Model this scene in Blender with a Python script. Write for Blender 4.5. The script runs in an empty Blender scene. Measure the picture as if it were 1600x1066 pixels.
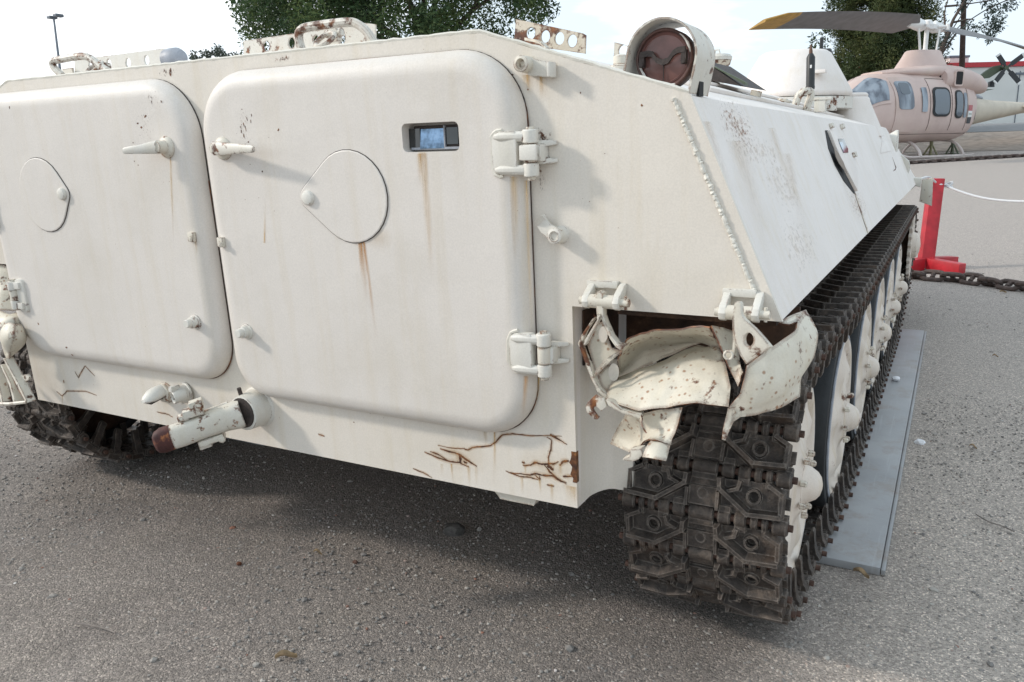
import bpy, bmesh, math, random
from mathutils import Vector, Matrix, noise
rnd = random.Random(7)
C = bpy.context.scene.collection
SC = bpy.context.scene
PI = math.pi

# ------------------------------------------------------------------ camera, sky, sun, exposure
CAM = Vector((1.7618, -1.6082, 1.2207))
CR = Vector((0.87995708, 0.47443569, -0.02421379))
CU = Vector((-0.08807538, 0.21301996, 0.97307))
CF = Vector((-0.46681716, 0.8541272, -0.22923453))
FPX = 1259.5
cam_d = bpy.data.cameras.new('camera')
cam = bpy.data.objects.new('camera', cam_d); C.objects.link(cam)
cam_d.sensor_width = 36.0; cam_d.lens = FPX / 1600 * 36.0
cam_d.clip_start = 0.05; cam_d.clip_end = 3000
m = Matrix((CR, CU, -CF)).transposed().to_4x4(); m.translation = CAM
cam.matrix_world = m
SC.camera = cam

SUN_DIR = Vector((0.80, 0.40, -0.50)).normalized()      # the way the light travels
sun_d = bpy.data.lights.new('sun', 'SUN'); sun_d.energy = 1.15; sun_d.angle = math.radians(5.0)
sun_d.color = (1.0, 0.93, 0.84)
sun = bpy.data.objects.new('sun', sun_d); C.objects.link(sun)
sun.rotation_euler = SUN_DIR.to_track_quat('-Z', 'Y').to_euler(); sun.location = (-8, -4, 9)

W_ = bpy.data.worlds.new('World'); SC.world = W_; W_.use_nodes = True
nt = W_.node_tree; nt.nodes.clear()
def N(tree, typ, **kw):
    n = tree.nodes.new(typ)
    for k, v in kw.items():
        if k in n.bl_rna.properties: setattr(n, k, v)
    return n
sky = N(nt, 'ShaderNodeTexSky'); sky.sky_type = 'NISHITA'; sky.sun_disc = False
sky.sun_elevation = math.asin(-SUN_DIR.z); sky.sun_rotation = math.atan2(-SUN_DIR.x, -SUN_DIR.y)
sky.air_density = 1.0; sky.dust_density = 2.0; sky.ozone_density = 1.0
bg = N(nt, 'ShaderNodeBackground'); bg.inputs['Strength'].default_value = 0.11
wo = N(nt, 'ShaderNodeOutputWorld')
tc = N(nt, 'ShaderNodeTexCoord')
mp = N(nt, 'ShaderNodeMapping'); mp.inputs['Scale'].default_value = (1.3, 1.3, 4.5)
n1 = N(nt, 'ShaderNodeTexNoise'); n1.inputs['Scale'].default_value = 1.5; n1.inputs['Detail'].default_value = 7; n1.inputs['Roughness'].default_value = 0.6
cr = N(nt, 'ShaderNodeValToRGB')
cr.color_ramp.elements[0].position = 0.46; cr.color_ramp.elements[0].color = (0.0, 0.0, 0.0, 1)
cr.color_ramp.elements[1].position = 0.70; cr.color_ramp.elements[1].color = (1, 1, 1, 1)
mx = N(nt, 'ShaderNodeMix', data_type='RGBA')
nt.links.new(tc.outputs['Generated'], mp.inputs['Vector']); nt.links.new(mp.outputs['Vector'], n1.inputs['Vector'])
sxy = N(nt, 'ShaderNodeSeparateXYZ'); nt.links.new(tc.outputs['Generated'], sxy.inputs[0])
mm = N(nt, 'ShaderNodeMath', operation='MULTIPLY_ADD'); nt.links.new(sxy.outputs[0], mm.inputs[0]); mm.inputs[1].default_value = -0.42; mm.inputs[2].default_value = -0.27   # the cloud bank lies to the west
ma = N(nt, 'ShaderNodeMath', operation='ADD'); nt.links.new(n1.outputs['Fac'], ma.inputs[0]); nt.links.new(mm.outputs[0], ma.inputs[1])
nt.links.new(ma.outputs[0], cr.inputs['Fac']); nt.links.new(cr.outputs['Color'], mx.inputs['Factor'])
veil = N(nt, 'ShaderNodeMix', data_type='RGBA'); veil.inputs['Factor'].default_value = 0.955     # thin high cloud veils the blue everywhere
nt.links.new(sky.outputs['Color'], veil.inputs[6]); veil.inputs[7].default_value = (4.2, 4.82, 5.3, 1)
nt.links.new(veil.outputs[2], mx.inputs[6]); mx.inputs[7].default_value = (8.6, 8.5, 8.5, 1)
nt.links.new(mx.outputs[2], bg.inputs['Color']); nt.links.new(bg.outputs['Background'], wo.inputs['Surface'])

vs = SC.view_settings
vs.view_transform = 'Standard'; vs.look = 'None'; vs.exposure = 1.0; vs.gamma = 1.0; vs.use_curve_mapping = False
SC.render.engine = 'CYCLES'
SC.cycles.max_bounces = 6; SC.cycles.transparent_max_bounces = 16

# ------------------------------------------------------------------ survey helpers: sight lines met with real planes
TILT = -0.0452                                            # the rear plate leans out at its top
def ray(q):
    return CR * ((q[0] - 800) / FPX) - CU * ((q[1] - 533) / FPX) + CF
def at(q, axis=1, val=0.0):
    d = ray(q); t = (val - CAM[axis]) / d[axis]; return CAM + d * t
def dep(q, D):
    return CAM + ray(q) * D
def rp(q, off=0.0):                                       # (x, height) where a sight line meets the rear plate
    d = ray(q); k = (TILT * (CAM.z - .4) - off - CAM.y) / (d.y - TILT * d.z); p = CAM + d * k
    return (p.x, p.z)
def RP(x, o, z):                                          # point o in front of the rear plate
    return Vector((x, TILT * (z - .4) - o, z))
ZG = -0.04
def gz(y):                                                # ground rises gently beyond the vehicle
    if y < 9: return ZG
    if y < 33: 
        t = (y - 9); return ZG + 0.027 * t
    if y < 62: return ZG + 0.027 * 24 + 0.055 * (y - 33)
    return ZG + 0.027 * 24 + 0.055 * 29 + 0.012 * (y - 62)
def ground(q, lift=0.0):
    d = ray(q); t = 0.5
    while t < 400:
        p = CAM + d * t
        if p.z <= gz(p.y) + lift: return p
        t += 0.01 if t < 12 else 0.05
    return CAM + d * 100

# ------------------------------------------------------------------ mesh builder
class B:
    def __init__(s, f=None): s.bm = bmesh.new(); s.f = f
    def v(s, p):
        p = Vector(p); return s.bm.verts.new(s.f(p) if s.f else p)
    def face(s, vs):
        try: return s.bm.faces.new(vs)
        except ValueError: return None
    def box(s, c, d, M=None):
        vs = []
        for sx in (-1, 1):
            for sy in (-1, 1):
                for sz in (-1, 1):
                    p = Vector((sx*d[0]/2, sy*d[1]/2, sz*d[2]/2))
                    if M is not None: p = M @ p
                    vs.append(s.v(Vector(c) + p))
        for q in ((0,1,3,2),(4,6,7,5),(0,4,5,1),(2,3,7,6),(0,2,6,4),(1,5,7,3)): s.face([vs[i] for i in q])
        return s
    def rings(s, rings, cap0=True, cap1=True, closed=True):
        R = [[s.v(p) for p in r] for r in rings]
        n = len(R[0])
        for a, b in zip(R, R[1:]):
            for i in range(n if closed else n - 1):
                j = (i + 1) % n; s.face([a[i], a[j], b[j], b[i]])
        if cap0: s.face(R[0][::-1])
        if cap1: s.face(R[-1])
        return R
    def lathe(s, o, ax, prof, n=20, cap0=True, cap1=True):   # prof: (radius, distance along axis)
        ax = Vector(ax).normalized(); u = ax.orthogonal().normalized(); w = ax.cross(u)
        o = Vector(o)
        rs = [[o + ax*t + (u*math.cos(2*PI*i/n) + w*math.sin(2*PI*i/n))*max(r, 1e-4) for i in range(n)] for r, t in prof]
        s.rings(rs, cap0, cap1); return s
    def cyl(s, p0, p1, r, r1=None, n=14):
        p0, p1 = Vector(p0), Vector(p1); L = (p1 - p0).length
        return s.lathe(p0, p1 - p0, [(r, 0), (r if r1 is None else r1, L)], n)
    def tube(s, pts, r, n=8, cap=True):
        pts = [Vector(p) for p in pts]; rs = []
        t0 = (pts[1] - pts[0]).normalized(); u = t0.orthogonal().normalized()
        for i, p in enumerate(pts):
            a = pts[max(i-1, 0)]; b = pts[min(i+1, len(pts)-1)]
            t = (b - a).normalized(); u = (u - t*u.dot(t)).normalized(); w = t.cross(u)
            rr = r[i] if isinstance(r, (list, tuple)) else r
            rs.append([p + (u*math.cos(2*PI*k/n) + w*math.sin(2*PI*k/n))*rr for k in range(n)])
        s.rings(rs, cap, cap); return s
    def prism(s, poly, ext):
        ext = Vector(ext); a = [Vector(p) for p in poly]
        s.rings([a, [p + ext for p in a]]); return s
    def plate(s, outer, holes, ext):                       # flat plate with holes: outer and holes are 3D loops
        ext = Vector(ext); loops = [outer] + list(holes)
        for off in (Vector((0,0,0)), ext):
            es = []
            for lp in loops:
                vv = [s.v(Vector(p) + off) for p in lp]
                es += [s.bm.edges.new((vv[i], vv[(i+1) % len(vv)])) for i in range(len(vv))]
            bmesh.ops.triangle_fill(s.bm, edges=es, use_beauty=True)
        for lp in loops:
            a = [s.v(p) for p in lp]; b = [s.v(Vector(p) + ext) for p in lp]
            for i in range(len(a)):
                j = (i+1) % len(a); s.face([a[i], a[j], b[j], b[i]])
        bmesh.ops.remove_doubles(s.bm, verts=s.bm.verts, dist=1e-5)
        return s
    def sheet(s, grid):
        R = [[s.v(p) for p in r] for r in grid]
        for a, b in zip(R, R[1:]):
            for i in range(len(a)-1): s.face([a[i], a[i+1], b[i+1], b[i]])
        return s
    def build(s, name, mat, parent=None, bevel=0, seg=2, solid=0, sub=0, ang=35, origin=None, dent=0, uv=False, normals=True):
        bm = s.bm
        if normals: bmesh.ops.recalc_face_normals(bm, faces=bm.faces)
        if sub:
            for _ in range(sub):
                bmesh.ops.subdivide_edges(bm, edges=bm.edges, cuts=1, use_grid_fill=True, smooth=0.45)
        if dent:
            bm.normal_update()
            for v in bm.verts:
                rid = abs(noise.noise(v.co * 11)) * 2.2 - .5 + (abs(noise.noise(v.co * 26 + Vector((5, 0, 0)))) * 2 - .4) * .45      # sharp folds
                v.co += v.normal * rid * dent * 1.5 + noise.noise_vector(v.co * 14) * dent * .7
        if solid:
            bmesh.ops.recalc_face_normals(bm, faces=bm.faces)
            old = set(bm.verts)
            bmesh.ops.solidify(bm, geom=bm.faces[:], thickness=solid)
            if isinstance(mat, (list, tuple)):              # the cut edge of the sheet is bare and rusty
                for f in bm.faces:
                    if 0 < sum(v in old for v in f.verts) < len(f.verts): f.material_index = 1
        if bevel:
            es = [e for e in bm.edges if len(e.link_faces) == 2 and e.calc_face_angle(0) > math.radians(30)]
            bmesh.ops.bevel(bm, geom=es, offset=bevel, segments=seg, profile=0.6, affect='EDGES', clamp_overlap=True)
        lim = math.radians(ang)
        for e in bm.edges: e.smooth = not (len(e.link_faces) == 2 and e.calc_face_angle(0) > lim)
        for f in bm.faces: f.smooth = True
        if origin is None:
            if bm.verts:
                lo = [min(v.co[i] for v in bm.verts) for i in range(3)]; hi = [max(v.co[i] for v in bm.verts) for i in range(3)]
                origin = Vector([(a+b)/2 for a, b in zip(lo, hi)])
            else: origin = Vector((0,0,0))
        origin = Vector(origin)
        for v in bm.verts: v.co -= origin
        me = bpy.data.meshes.new(name); bm.to_mesh(me); bm.free()
        if isinstance(mat, (list, tuple)):
            for q in mat: me.materials.append(q)
        else: me.materials.append(mat)
        o = bpy.data.objects.new(name, me); C.objects.link(o)
        WORLD[o.name] = origin
        o.location = origin
        if parent is not None:
            o.parent = parent; o.location = origin - WORLD[parent.name]
        return o
WORLD = {}
def thing(name, loc, label, cat, group=None):
    o = bpy.data.objects.new(name, None); C.objects.link(o); o.location = loc; WORLD[o.name] = Vector(loc)
    o.empty_display_size = 0.2; return tag(o, label, cat, group)
def tag(o, label=None, cat=None, group=None, kind=None):
    if label: o['label'] = label
    if cat: o['category'] = cat
    if group: o['group'] = group
    if kind: o['kind'] = kind
    return o
def dup(o, parent, loc, rot=None, world=None):
    c = o.copy(); C.objects.link(c); c.parent = parent; c.location = loc
    if rot is not None: c.rotation_euler = rot
    return c
def circ(c, r, n, u=(1,0,0), w=(0,0,1), ph=0.0):
    c, u, w = Vector(c), Vector(u), Vector(w)
    return [c + u*(r*math.cos(2*PI*i/n+ph)) + w*(r*math.sin(2*PI*i/n+ph)) for i in range(n)]
def rrect(x0, x1, z0, z1, r, n=6):                         # rounded rectangle as (x, z), r = one radius or four (BR, TR, TL, BL)
    r = [r]*4 if not isinstance(r, (list, tuple)) else r
    out = []
    for (cx, cz, a0, rr) in ((x1, z0, -PI/2, r[0]), (x1, z1, 0, r[1]), (x0, z1, PI/2, r[2]), (x0, z0, PI, r[3])):
        sx = -1 if cx == x1 else 1; sz = 1 if cz == z0 else -1
        for k in range(n+1):
            a = a0 + PI/2*k/n
            out.append((cx + sx*rr + rr*math.cos(a), cz + sz*rr + rr*math.sin(a)))
    return out
# ------------------------------------------------------------------ materials
class G:
    def __init__(s, name):
        s.m = bpy.data.materials.new(name); s.m.use_nodes = True; s.t = s.m.node_tree; s.t.nodes.clear()
        s.out = N(s.t, 'ShaderNodeOutputMaterial'); s.b = N(s.t, 'ShaderNodeBsdfPrincipled')
        s.t.links.new(s.b.outputs[0], s.out.inputs[0])
        s.pos = N(s.t, 'ShaderNodeNewGeometry').outputs['Position']
    def L(s, a, b): s.t.links.new(a, b)
    def mapv(s, vec, scale):
        n = N(s.t, 'ShaderNodeMapping'); n.inputs['Scale'].default_value = scale if isinstance(scale, tuple) else (scale,)*3
        s.L(vec, n.inputs['Vector']); return n.outputs[0]
    def noise(s, scale, detail=4, rough=0.55, vec=None, dist=0.0):
        n = N(s.t, 'ShaderNodeTexNoise'); n.inputs['Scale'].default_value = scale; n.inputs['Detail'].default_value = detail
        n.inputs['Roughness'].default_value = rough; n.inputs['Distortion'].default_value = dist
        s.L(s.pos if vec is None else vec, n.inputs['Vector']); return n.outputs['Fac']
    def voro(s, scale, vec=None, feature='F1', out='Distance'):
        n = N(s.t, 'ShaderNodeTexVoronoi'); n.feature = feature; n.inputs['Scale'].default_value = scale
        s.L(s.pos if vec is None else vec, n.inputs['Vector']); return n.outputs[out]
    def ramp(s, fac, stops):
        n = N(s.t, 'ShaderNodeValToRGB'); e = n.color_ramp.elements
        while len(e) < len(stops): e.new(0.5)
        for k, (p, c) in zip(e, stops):
            k.position = p; k.color = (c, c, c, 1) if isinstance(c, (int, float)) else (*c, 1)
        s.L(fac, n.inputs['Fac']); return n.outputs['Color']
    def mix(s, fac, a, b, blend='MIX'):
        n = N(s.t, 'ShaderNodeMix', data_type='RGBA'); n.blend_type = blend
        for sock, v in ((n.inputs['Factor'], fac), (n.inputs[6], a), (n.inputs[7], b)):
            if isinstance(v, tuple): sock.default_value = (*v, 1) if len(v) == 3 else v
            elif isinstance(v, (int, float)): sock.default_value = v
            else: s.L(v, sock)
        return n.outputs[2]
    def math(s, op, a, b=0.0, clamp=False):
        n = N(s.t, 'ShaderNodeMath', operation=op); n.use_clamp = clamp
        for sock, v in zip(n.inputs, (a, b)):
            if isinstance(v, (int, float)): sock.default_value = v
            else: s.L(v, sock)
        return n.outputs[0]
    def bump(s, h, dist=0.002, strength=0.5, normal=None):
        n = N(s.t, 'ShaderNodeBump'); n.inputs['Distance'].default_value = dist; n.inputs['Strength'].default_value = strength
        s.L(h, n.inputs['Height'])
        if normal is not None: s.L(normal, n.inputs['Normal'])
        return n.outputs[0]
    def edge(s, r):                                        # worn edges: where the rounded normal leaves the true one
        b = N(s.t, 'ShaderNodeBevel', samples=4); b.inputs['Radius'].default_value = r
        g = N(s.t, 'ShaderNodeNewGeometry'); d = N(s.t, 'ShaderNodeVectorMath', operation='DOT_PRODUCT')
        s.L(b.outputs[0], d.inputs[0]); s.L(g.outputs['Normal'], d.inputs[1])
        return s.math('SUBTRACT', 1.0, d.outputs['Value'])
    def fin(s, color=None, rough=0.5, normal=None, metal=0.0, spec=0.5):
        for k, v in (('Base Color', color), ('Roughness', rough), ('Normal', normal), ('Metallic', metal), ('Specular IOR Level', spec)):
            if v is None: continue
            if isinstance(v, tuple): s.b.inputs[k].default_value = (*v, 1)
            elif isinstance(v, (int, float)): s.b.inputs[k].default_value = v
            else: s.L(v, s.b.inputs[k])
        return s.m
RUST_D, RUST_L = (0.045, 0.016, 0.010), (0.30, 0.115, 0.035)
def rustcol(g, sc=45): return g.ramp(g.noise(sc, 5), [(0.3, RUST_D), (0.52, (0.12, 0.042, 0.018)), (0.72, RUST_L)])
def paint(name, base, rust=0.0, edge=0.0, streak=0.35, rsc=22, rough=0.5, er=0.005, bumpd=0.0012, dots=0.0):
    g = G(name)
    hi = tuple(min(c*1.06, 0.9) for c in base); lo = (base[0]*0.92, base[1]*0.91, base[2]*0.88)
    c = g.ramp(g.noise(2.3, 6, 0.6), [(0.3, lo), (0.5, base), (0.72, hi)])
    st = g.ramp(g.noise(1.0, 4, 0.6, g.mapv(g.pos, (26, 26, 1.3))), [(0.5, 0.0), (0.75, 1.0)])
    c = g.mix(g.math('MULTIPLY', st, streak), c, (base[0]*0.86, base[1]*0.80, base[2]*0.66))
    gr = g.ramp(g.noise(260, 2), [(0.35, 0.93), (0.65, 1.0)])
    c = g.mix(1.0, c, gr, 'MULTIPLY')
    pin = g.ramp(g.voro(38), [(0.0, 1.0), (0.035, 0.9), (0.06, 0.0)])       # pin-prick rust specks
    pin = g.math('MULTIPLY', pin, g.ramp(g.noise(5, 3), [(0.55, 0.0), (0.66, 1.0)]))
    c = g.mix(g.math('MULTIPLY', pin, 0.75), c, (0.22, 0.09, 0.035))
    rc = rustcol(g)
    if rust:
        k = g.math('ADD', g.noise(rsc, 8, 0.68), g.math('MULTIPLY', g.noise(3.1, 3), 0.55))
        k = g.ramp(k, [(0.98 - rust*0.22, 0.0), (1.005 - rust*0.22, 0.6), (1.05 - rust*0.22, 1.0)])
        halo = g.ramp(g.noise(rsc*.5, 4), [(0.55, 0.0), (0.85, rust*.8)])
        c = g.mix(g.math('MULTIPLY', halo, 0.6), c, (0.42, 0.24, 0.10)); c = g.mix(k, c, rc)
    if dots:                                               # round rust blisters a few millimetres wide
        wv = g.pos
        dd = g.ramp(g.math('ADD', g.voro(58), g.math('MULTIPLY', g.noise(150, 3), 0.16)), [(0.10, 1.0), (0.24, 0.75), (0.33, 0.0)])
        dd = g.math('MULTIPLY', dd, g.ramp(g.noise(9, 4, 0.6), [(0.50 - .12*dots, 0.0), (0.62 - .12*dots, 1.0)]))
        c = g.mix(g.math('MULTIPLY', dd, 0.85), c, g.mix(g.noise(60, 3), (0.16, 0.055, 0.02), (0.40, 0.19, 0.07)))
    if edge:
        k = g.math('MULTIPLY', g.ramp(g.edge(er), [(0.02, 0.0), (0.10, 1.0)]), g.ramp(g.noise(34, 6, 0.65), [(0.61 - 0.14*edge, 0.0), (0.69 - 0.14*edge, 1.0)]))
        c = g.mix(k, c, rc)
    bm = g.bump(g.noise(170, 3), bumpd*0.5, 0.35, g.bump(g.noise(24, 4), bumpd, 0.35, g.bump(g.noise(5.5, 3), 0.006, 0.45)))
    return g.fin(c, rough, bm)
M = {}
CREAM = (0.735, 0.682, 0.612)
M['paint'] = paint('cream_paint', CREAM, 0.0, 0.0)
M['door'] = paint('door_paint', (0.71, 0.665, 0.618), 0.0, 0.0, streak=0.30)
M['fit'] = paint('fitting_paint', (0.69, 0.668, 0.615), 0.20, 0.7, er=0.005)
M['fitr'] = paint('rusty_fitting_paint', (0.66, 0.62, 0.54), 0.58, 1.2, er=0.007)
M['torn'] = paint('torn_sheet_paint', (0.66, 0.615, 0.52), 0.30, 1.7, er=0.012, rsc=36, dots=1.0)
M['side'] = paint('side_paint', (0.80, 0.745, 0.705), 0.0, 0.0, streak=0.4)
M['perf'] = paint('very_rusty_paint', (0.62, 0.55, 0.45), 1.25, 1.0, er=0.004)
M['wheel'] = paint('wheel_paint', (0.70, 0.62, 0.545), 0.26, 0.5, streak=0.9)
M['hook'] = paint('hook_paint', (0.67, 0.64, 0.575), 0.80, 1.3, er=0.007, rsc=34)
M['edge'] = paint('rusty_cut_edge', (0.60, 0.50, 0.38), 1.5, 0.0, rsc=26)
M['weld'] = paint('weld_paint', (0.69, 0.665, 0.60), 0.0, 0.0, bumpd=0.004)
def simple(name, col, rough=0.6, metal=0.0, var=0.25, sc=30, bd=0.001, spec=0.5):
    g = G(name)
    c = g.ramp(g.noise(sc, 5), [(0.3, tuple(x*(1-var) for x in col)), (0.7, tuple(min(1, x*(1+var)) for x in col))])
    return g.fin(c, rough, g.bump(g.noise(sc*4, 3), bd, 0.4), metal, spec)
g = G('cast_track_steel')
c = g.ramp(g.noise(28, 6, 0.65), [(0.3, (0.030, 0.025, 0.023)), (0.52, (0.072, 0.059, 0.051)), (0.72, (0.16, 0.125, 0.10))])
c = g.mix(g.ramp(g.noise(9, 5), [(0.55, 0.0), (0.75, 0.55)]), c, (0.10, 0.058, 0.035))
k = g.math('MULTIPLY', g.ramp(g.edge(0.005), [(0.02, 0.0), (0.12, 1.0)]), g.ramp(g.noise(60, 4), [(0.35, 0.2), (0.6, 0.9)]))
c = g.mix(k, c, (0.27, 0.235, 0.205))
M['track'] = g.fin(c, g.ramp(g.noise(40, 3), [(0.3, 0.48), (0.7, 0.72)]), g.bump(g.noise(150, 5, 0.7), 0.004, 0.9, g.bump(g.noise(45, 4), 0.008, 0.7)), 0.25)
M['pin'] = simple('rusty_pin_steel', (0.085, 0.045, 0.032), 0.75, 0.0, 0.5, 60, 0.003)
M['rubber'] = simple('black_rubber', (0.018, 0.020, 0.022), 0.62, 0, 0.3, 25, 0.002)
g = G('rusty_bare_steel'); M['rust'] = g.fin(rustcol(g, 30), 0.8, g.bump(g.noise(90, 5), 0.004, 0.7))
g = G('hook_tip_rust'); M['tip'] = g.fin(g.ramp(g.noise(26, 6, 0.6), [(0.35, (0.035, 0.010, 0.010)), (0.56, (0.075, 0.022, 0.018)), (0.66, (0.35, 0.13, 0.045)), (0.75, (0.6, 0.45, 0.3))]), 0.7, g.bump(g.noise(80, 5), 0.003, 0.6))
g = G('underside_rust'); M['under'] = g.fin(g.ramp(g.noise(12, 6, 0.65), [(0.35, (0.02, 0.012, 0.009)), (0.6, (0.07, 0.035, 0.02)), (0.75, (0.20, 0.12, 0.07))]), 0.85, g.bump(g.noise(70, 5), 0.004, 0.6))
g = G('galvanised_plate')
c = g.ramp(g.noise(3, 6, 0.6), [(0.3, (0.255, 0.258, 0.265)), (0.7, (0.350, 0.353, 0.360))])
c = g.mix(g.ramp(g.noise(7, 8, 0.72), [(0.52, 0.0), (0.70, 0.75)]), c, (0.25, 0.205, 0.165))
c = g.mix(g.ramp(g.noise(1.0, 4, 0.6, g.mapv(g.pos, (60, 2.5, 1))), [(0.58, 0.0), (0.75, 0.5)]), c, (0.44, 0.45, 0.47))
M['steel'] = g.fin(c, 0.42, g.bump(g.noise(60, 5), 0.002, 0.3), 0.25)
M['black'] = simple('black_gap', (0.012, 0.012, 0.013), 0.8, 0, 0.2)
M['lens'] = simple('lamp_cover_brown', (0.23, 0.115, 0.10), 0.15, 0, 0.35, 14, 0.001)
M['lamprim'] = simple('lamp_rim_brown', (0.10, 0.05, 0.042), 0.5, 0, 0.4, 30, 0.002)
M['darkiron'] = simple('dark_iron', (0.05, 0.038, 0.034), 0.6, 0.2, 0.4, 50, 0.003)
M['blackpaint'] = simple('black_antenna_paint', (0.02, 0.022, 0.024), 0.45, 0, 0.3, 20)
M['brown'] = simple('brown_tip', (0.10, 0.05, 0.03), 0.6)
M['grey'] = simple('blue_grey_paint', (0.30, 0.32, 0.36), 0.5)
M['red'] = simple('red_gloss_paint', (0.42, 0.014, 0.024), 0.45, 0, 0.28, 9, 0.0008)
M['rope'] = simple('white_rope', (0.66, 0.67, 0.68), 0.85, 0, 0.15, 200, 0.002)
M['chain'] = simple('brown_chain_iron', (0.085, 0.060, 0.052), 0.7, 0.1, 0.45, 30, 0.005)
M['olive'] = simple('olive_green_paint', (0.085, 0.105, 0.065), 0.6)
M['standyel'] = simple('stand_paint', (0.20, 0.19, 0.10), 0.6)
M['lampwhite'] = simple('chipped_white', (0.62, 0.60, 0.57), 0.5)
# glass
def glassy(name, col, rough=0.04, spec=0.9, coat=0.0):
    g = G(name); return g.fin(col, rough, None, 0.0, spec)
M['prism'] = glassy('dark_prism_glass', (0.012, 0.016, 0.018), 0.05, 1.0)
g = G('mirror_prism'); M['mirror'] = g.fin(g.ramp(g.noise(32, 4, 0.6), [(0.38, (0.10, 0.14, 0.19)), (0.56, (0.26, 0.37, 0.52)), (0.7, (0.34, 0.45, 0.60))]), 0.05, None, 1.0)
M['glassdark'] = glassy('cabin_glass', (0.09, 0.115, 0.145), 0.05, 1.0)
g = G('curtain_reflection_glass'); M['glassblue'] = g.fin(g.ramp(g.noise(1.0, 3, 0.5, g.mapv(g.pos, (3.2, 3.2, 0.7))), [(0.40, (0.08, 0.10, 0.135)), (0.6, (0.26, 0.31, 0.37))]), 0.10, None, 0.0, 1.0)  # streaks paint curtains and reflections into the glass colour
# helicopter
g = G('pink_sand_paint')
c = g.ramp(g.noise(0.9, 6, 0.6), [(0.3, (0.53, 0.41, 0.375)), (0.55, (0.605, 0.475, 0.435)), (0.75, (0.63, 0.52, 0.47))])
c = g.mix(g.ramp(g.noise(1.0, 4, 0.6, g.mapv(g.pos, (3, 3, 0.6))), [(0.55, 0.0), (0.8, 0.4)]), c, (0.50, 0.40, 0.30))
M['pink'] = g.fin(c, 0.55, g.bump(g.noise(8, 3), 0.01, 0.15))
M['boomsand'] = simple('boom_sand_paint', (0.56, 0.50, 0.41), 0.55, 0, 0.1, 2)
M['blade'] = simple('grey_blade', (0.15, 0.15, 0.155), 0.55, 0, 0.2, 3)
M['yellow'] = simple('yellow_band', (0.42, 0.25, 0.06), 0.55, 0, 0.2, 5)
M['white'] = simple('white_paint', (0.74, 0.74, 0.73), 0.5, 0, 0.06, 4)
M['skid'] = simple('skid_paint', (0.55, 0.48, 0.45), 0.45, 0, 0.1, 4)
M['flagred'] = simple('flag_red', (0.45, 0.14, 0.15), 0.6); M['flagblack'] = simple('flag_black', (0.055, 0.06, 0.07), 0.6)
M['flaggreen'] = simple('flag_green', (0.05, 0.16, 0.08), 0.6); M['tri'] = simple('dark_triangle_paint', (0.07, 0.075, 0.085), 0.6)
M['seam'] = simple('panel_seam', (0.20, 0.15, 0.13), 0.7)
# building
g = G('white_wall_paint'); c = g.ramp(g.noise(0.5, 4), [(0.3, (0.68, 0.68, 0.65)), (0.7, (0.76, 0.76, 0.73))]); M['wall'] = g.fin(c, 0.8, g.bump(g.noise(20, 3), 0.003, 0.3))
M['redtrim'] = simple('red_roof_trim', (0.50, 0.035, 0.045), 0.5)
M['pole'] = simple('dark_wood_pole', (0.055, 0.032, 0.025), 0.85, 0, 0.4, 6, 0.01)
M['metal'] = simple('grey_metal', (0.16, 0.18, 0.21), 0.5, 0.3)
M['bark'] = simple('bark', (0.075, 0.055, 0.045), 0.9, 0, 0.4, 12, 0.02)
def leafmat(name, a, b, c3):
    g = G(name)
    oi = N(g.t, 'ShaderNodeAttribute'); oi.attribute_name = 'tone'; oi.attribute_type = 'GEOMETRY'
    c = g.ramp(oi.outputs['Fac'], [(0.0, a), (0.55, b), (1.0, c3)])
    g.fin(c, 0.6, None, 0, 0.3)
    tr = N(g.t, 'ShaderNodeBsdfTranslucent'); g.L(c, tr.inputs[0]); mxs = N(g.t, 'ShaderNodeMixShader'); mxs.inputs[0].default_value = 0.3
    g.L(g.b.outputs[0], mxs.inputs[1]); g.L(tr.outputs[0], mxs.inputs[2]); g.L(mxs.outputs[0], g.out.inputs[0]); return g.m
M['leaf'] = leafmat('broadleaf', (0.028, 0.060, 0.026), (0.060, 0.105, 0.042), (0.12, 0.16, 0.055))
M['needle'] = leafmat('pine_needles', (0.030, 0.050, 0.020), (0.072, 0.096, 0.034), (0.13, 0.135, 0.05))
M['sparse'] = leafmat('thin_leaves', (0.028, 0.045, 0.040), (0.050, 0.070, 0.060), (0.08, 0.10, 0.08))
M['far'] = leafmat('far_leaves', (0.045, 0.060, 0.050), (0.07, 0.085, 0.065), (0.10, 0.115, 0.085))
M['sign'] = M['white']
M['paper'] = simple('crumpled_paper', (0.78, 0.78, 0.80), 0.8, 0, 0.05)
M['dryleaf'] = simple('dry_leaf', (0.30, 0.21, 0.12), 0.8, 0, 0.3, 60)
M['twig'] = simple('grey_twig', (0.22, 0.19, 0.17), 0.85)
M['rock'] = simple('dark_clod', (0.085, 0.078, 0.072), 0.95, 0, 0.4, 40, 0.008)
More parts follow.
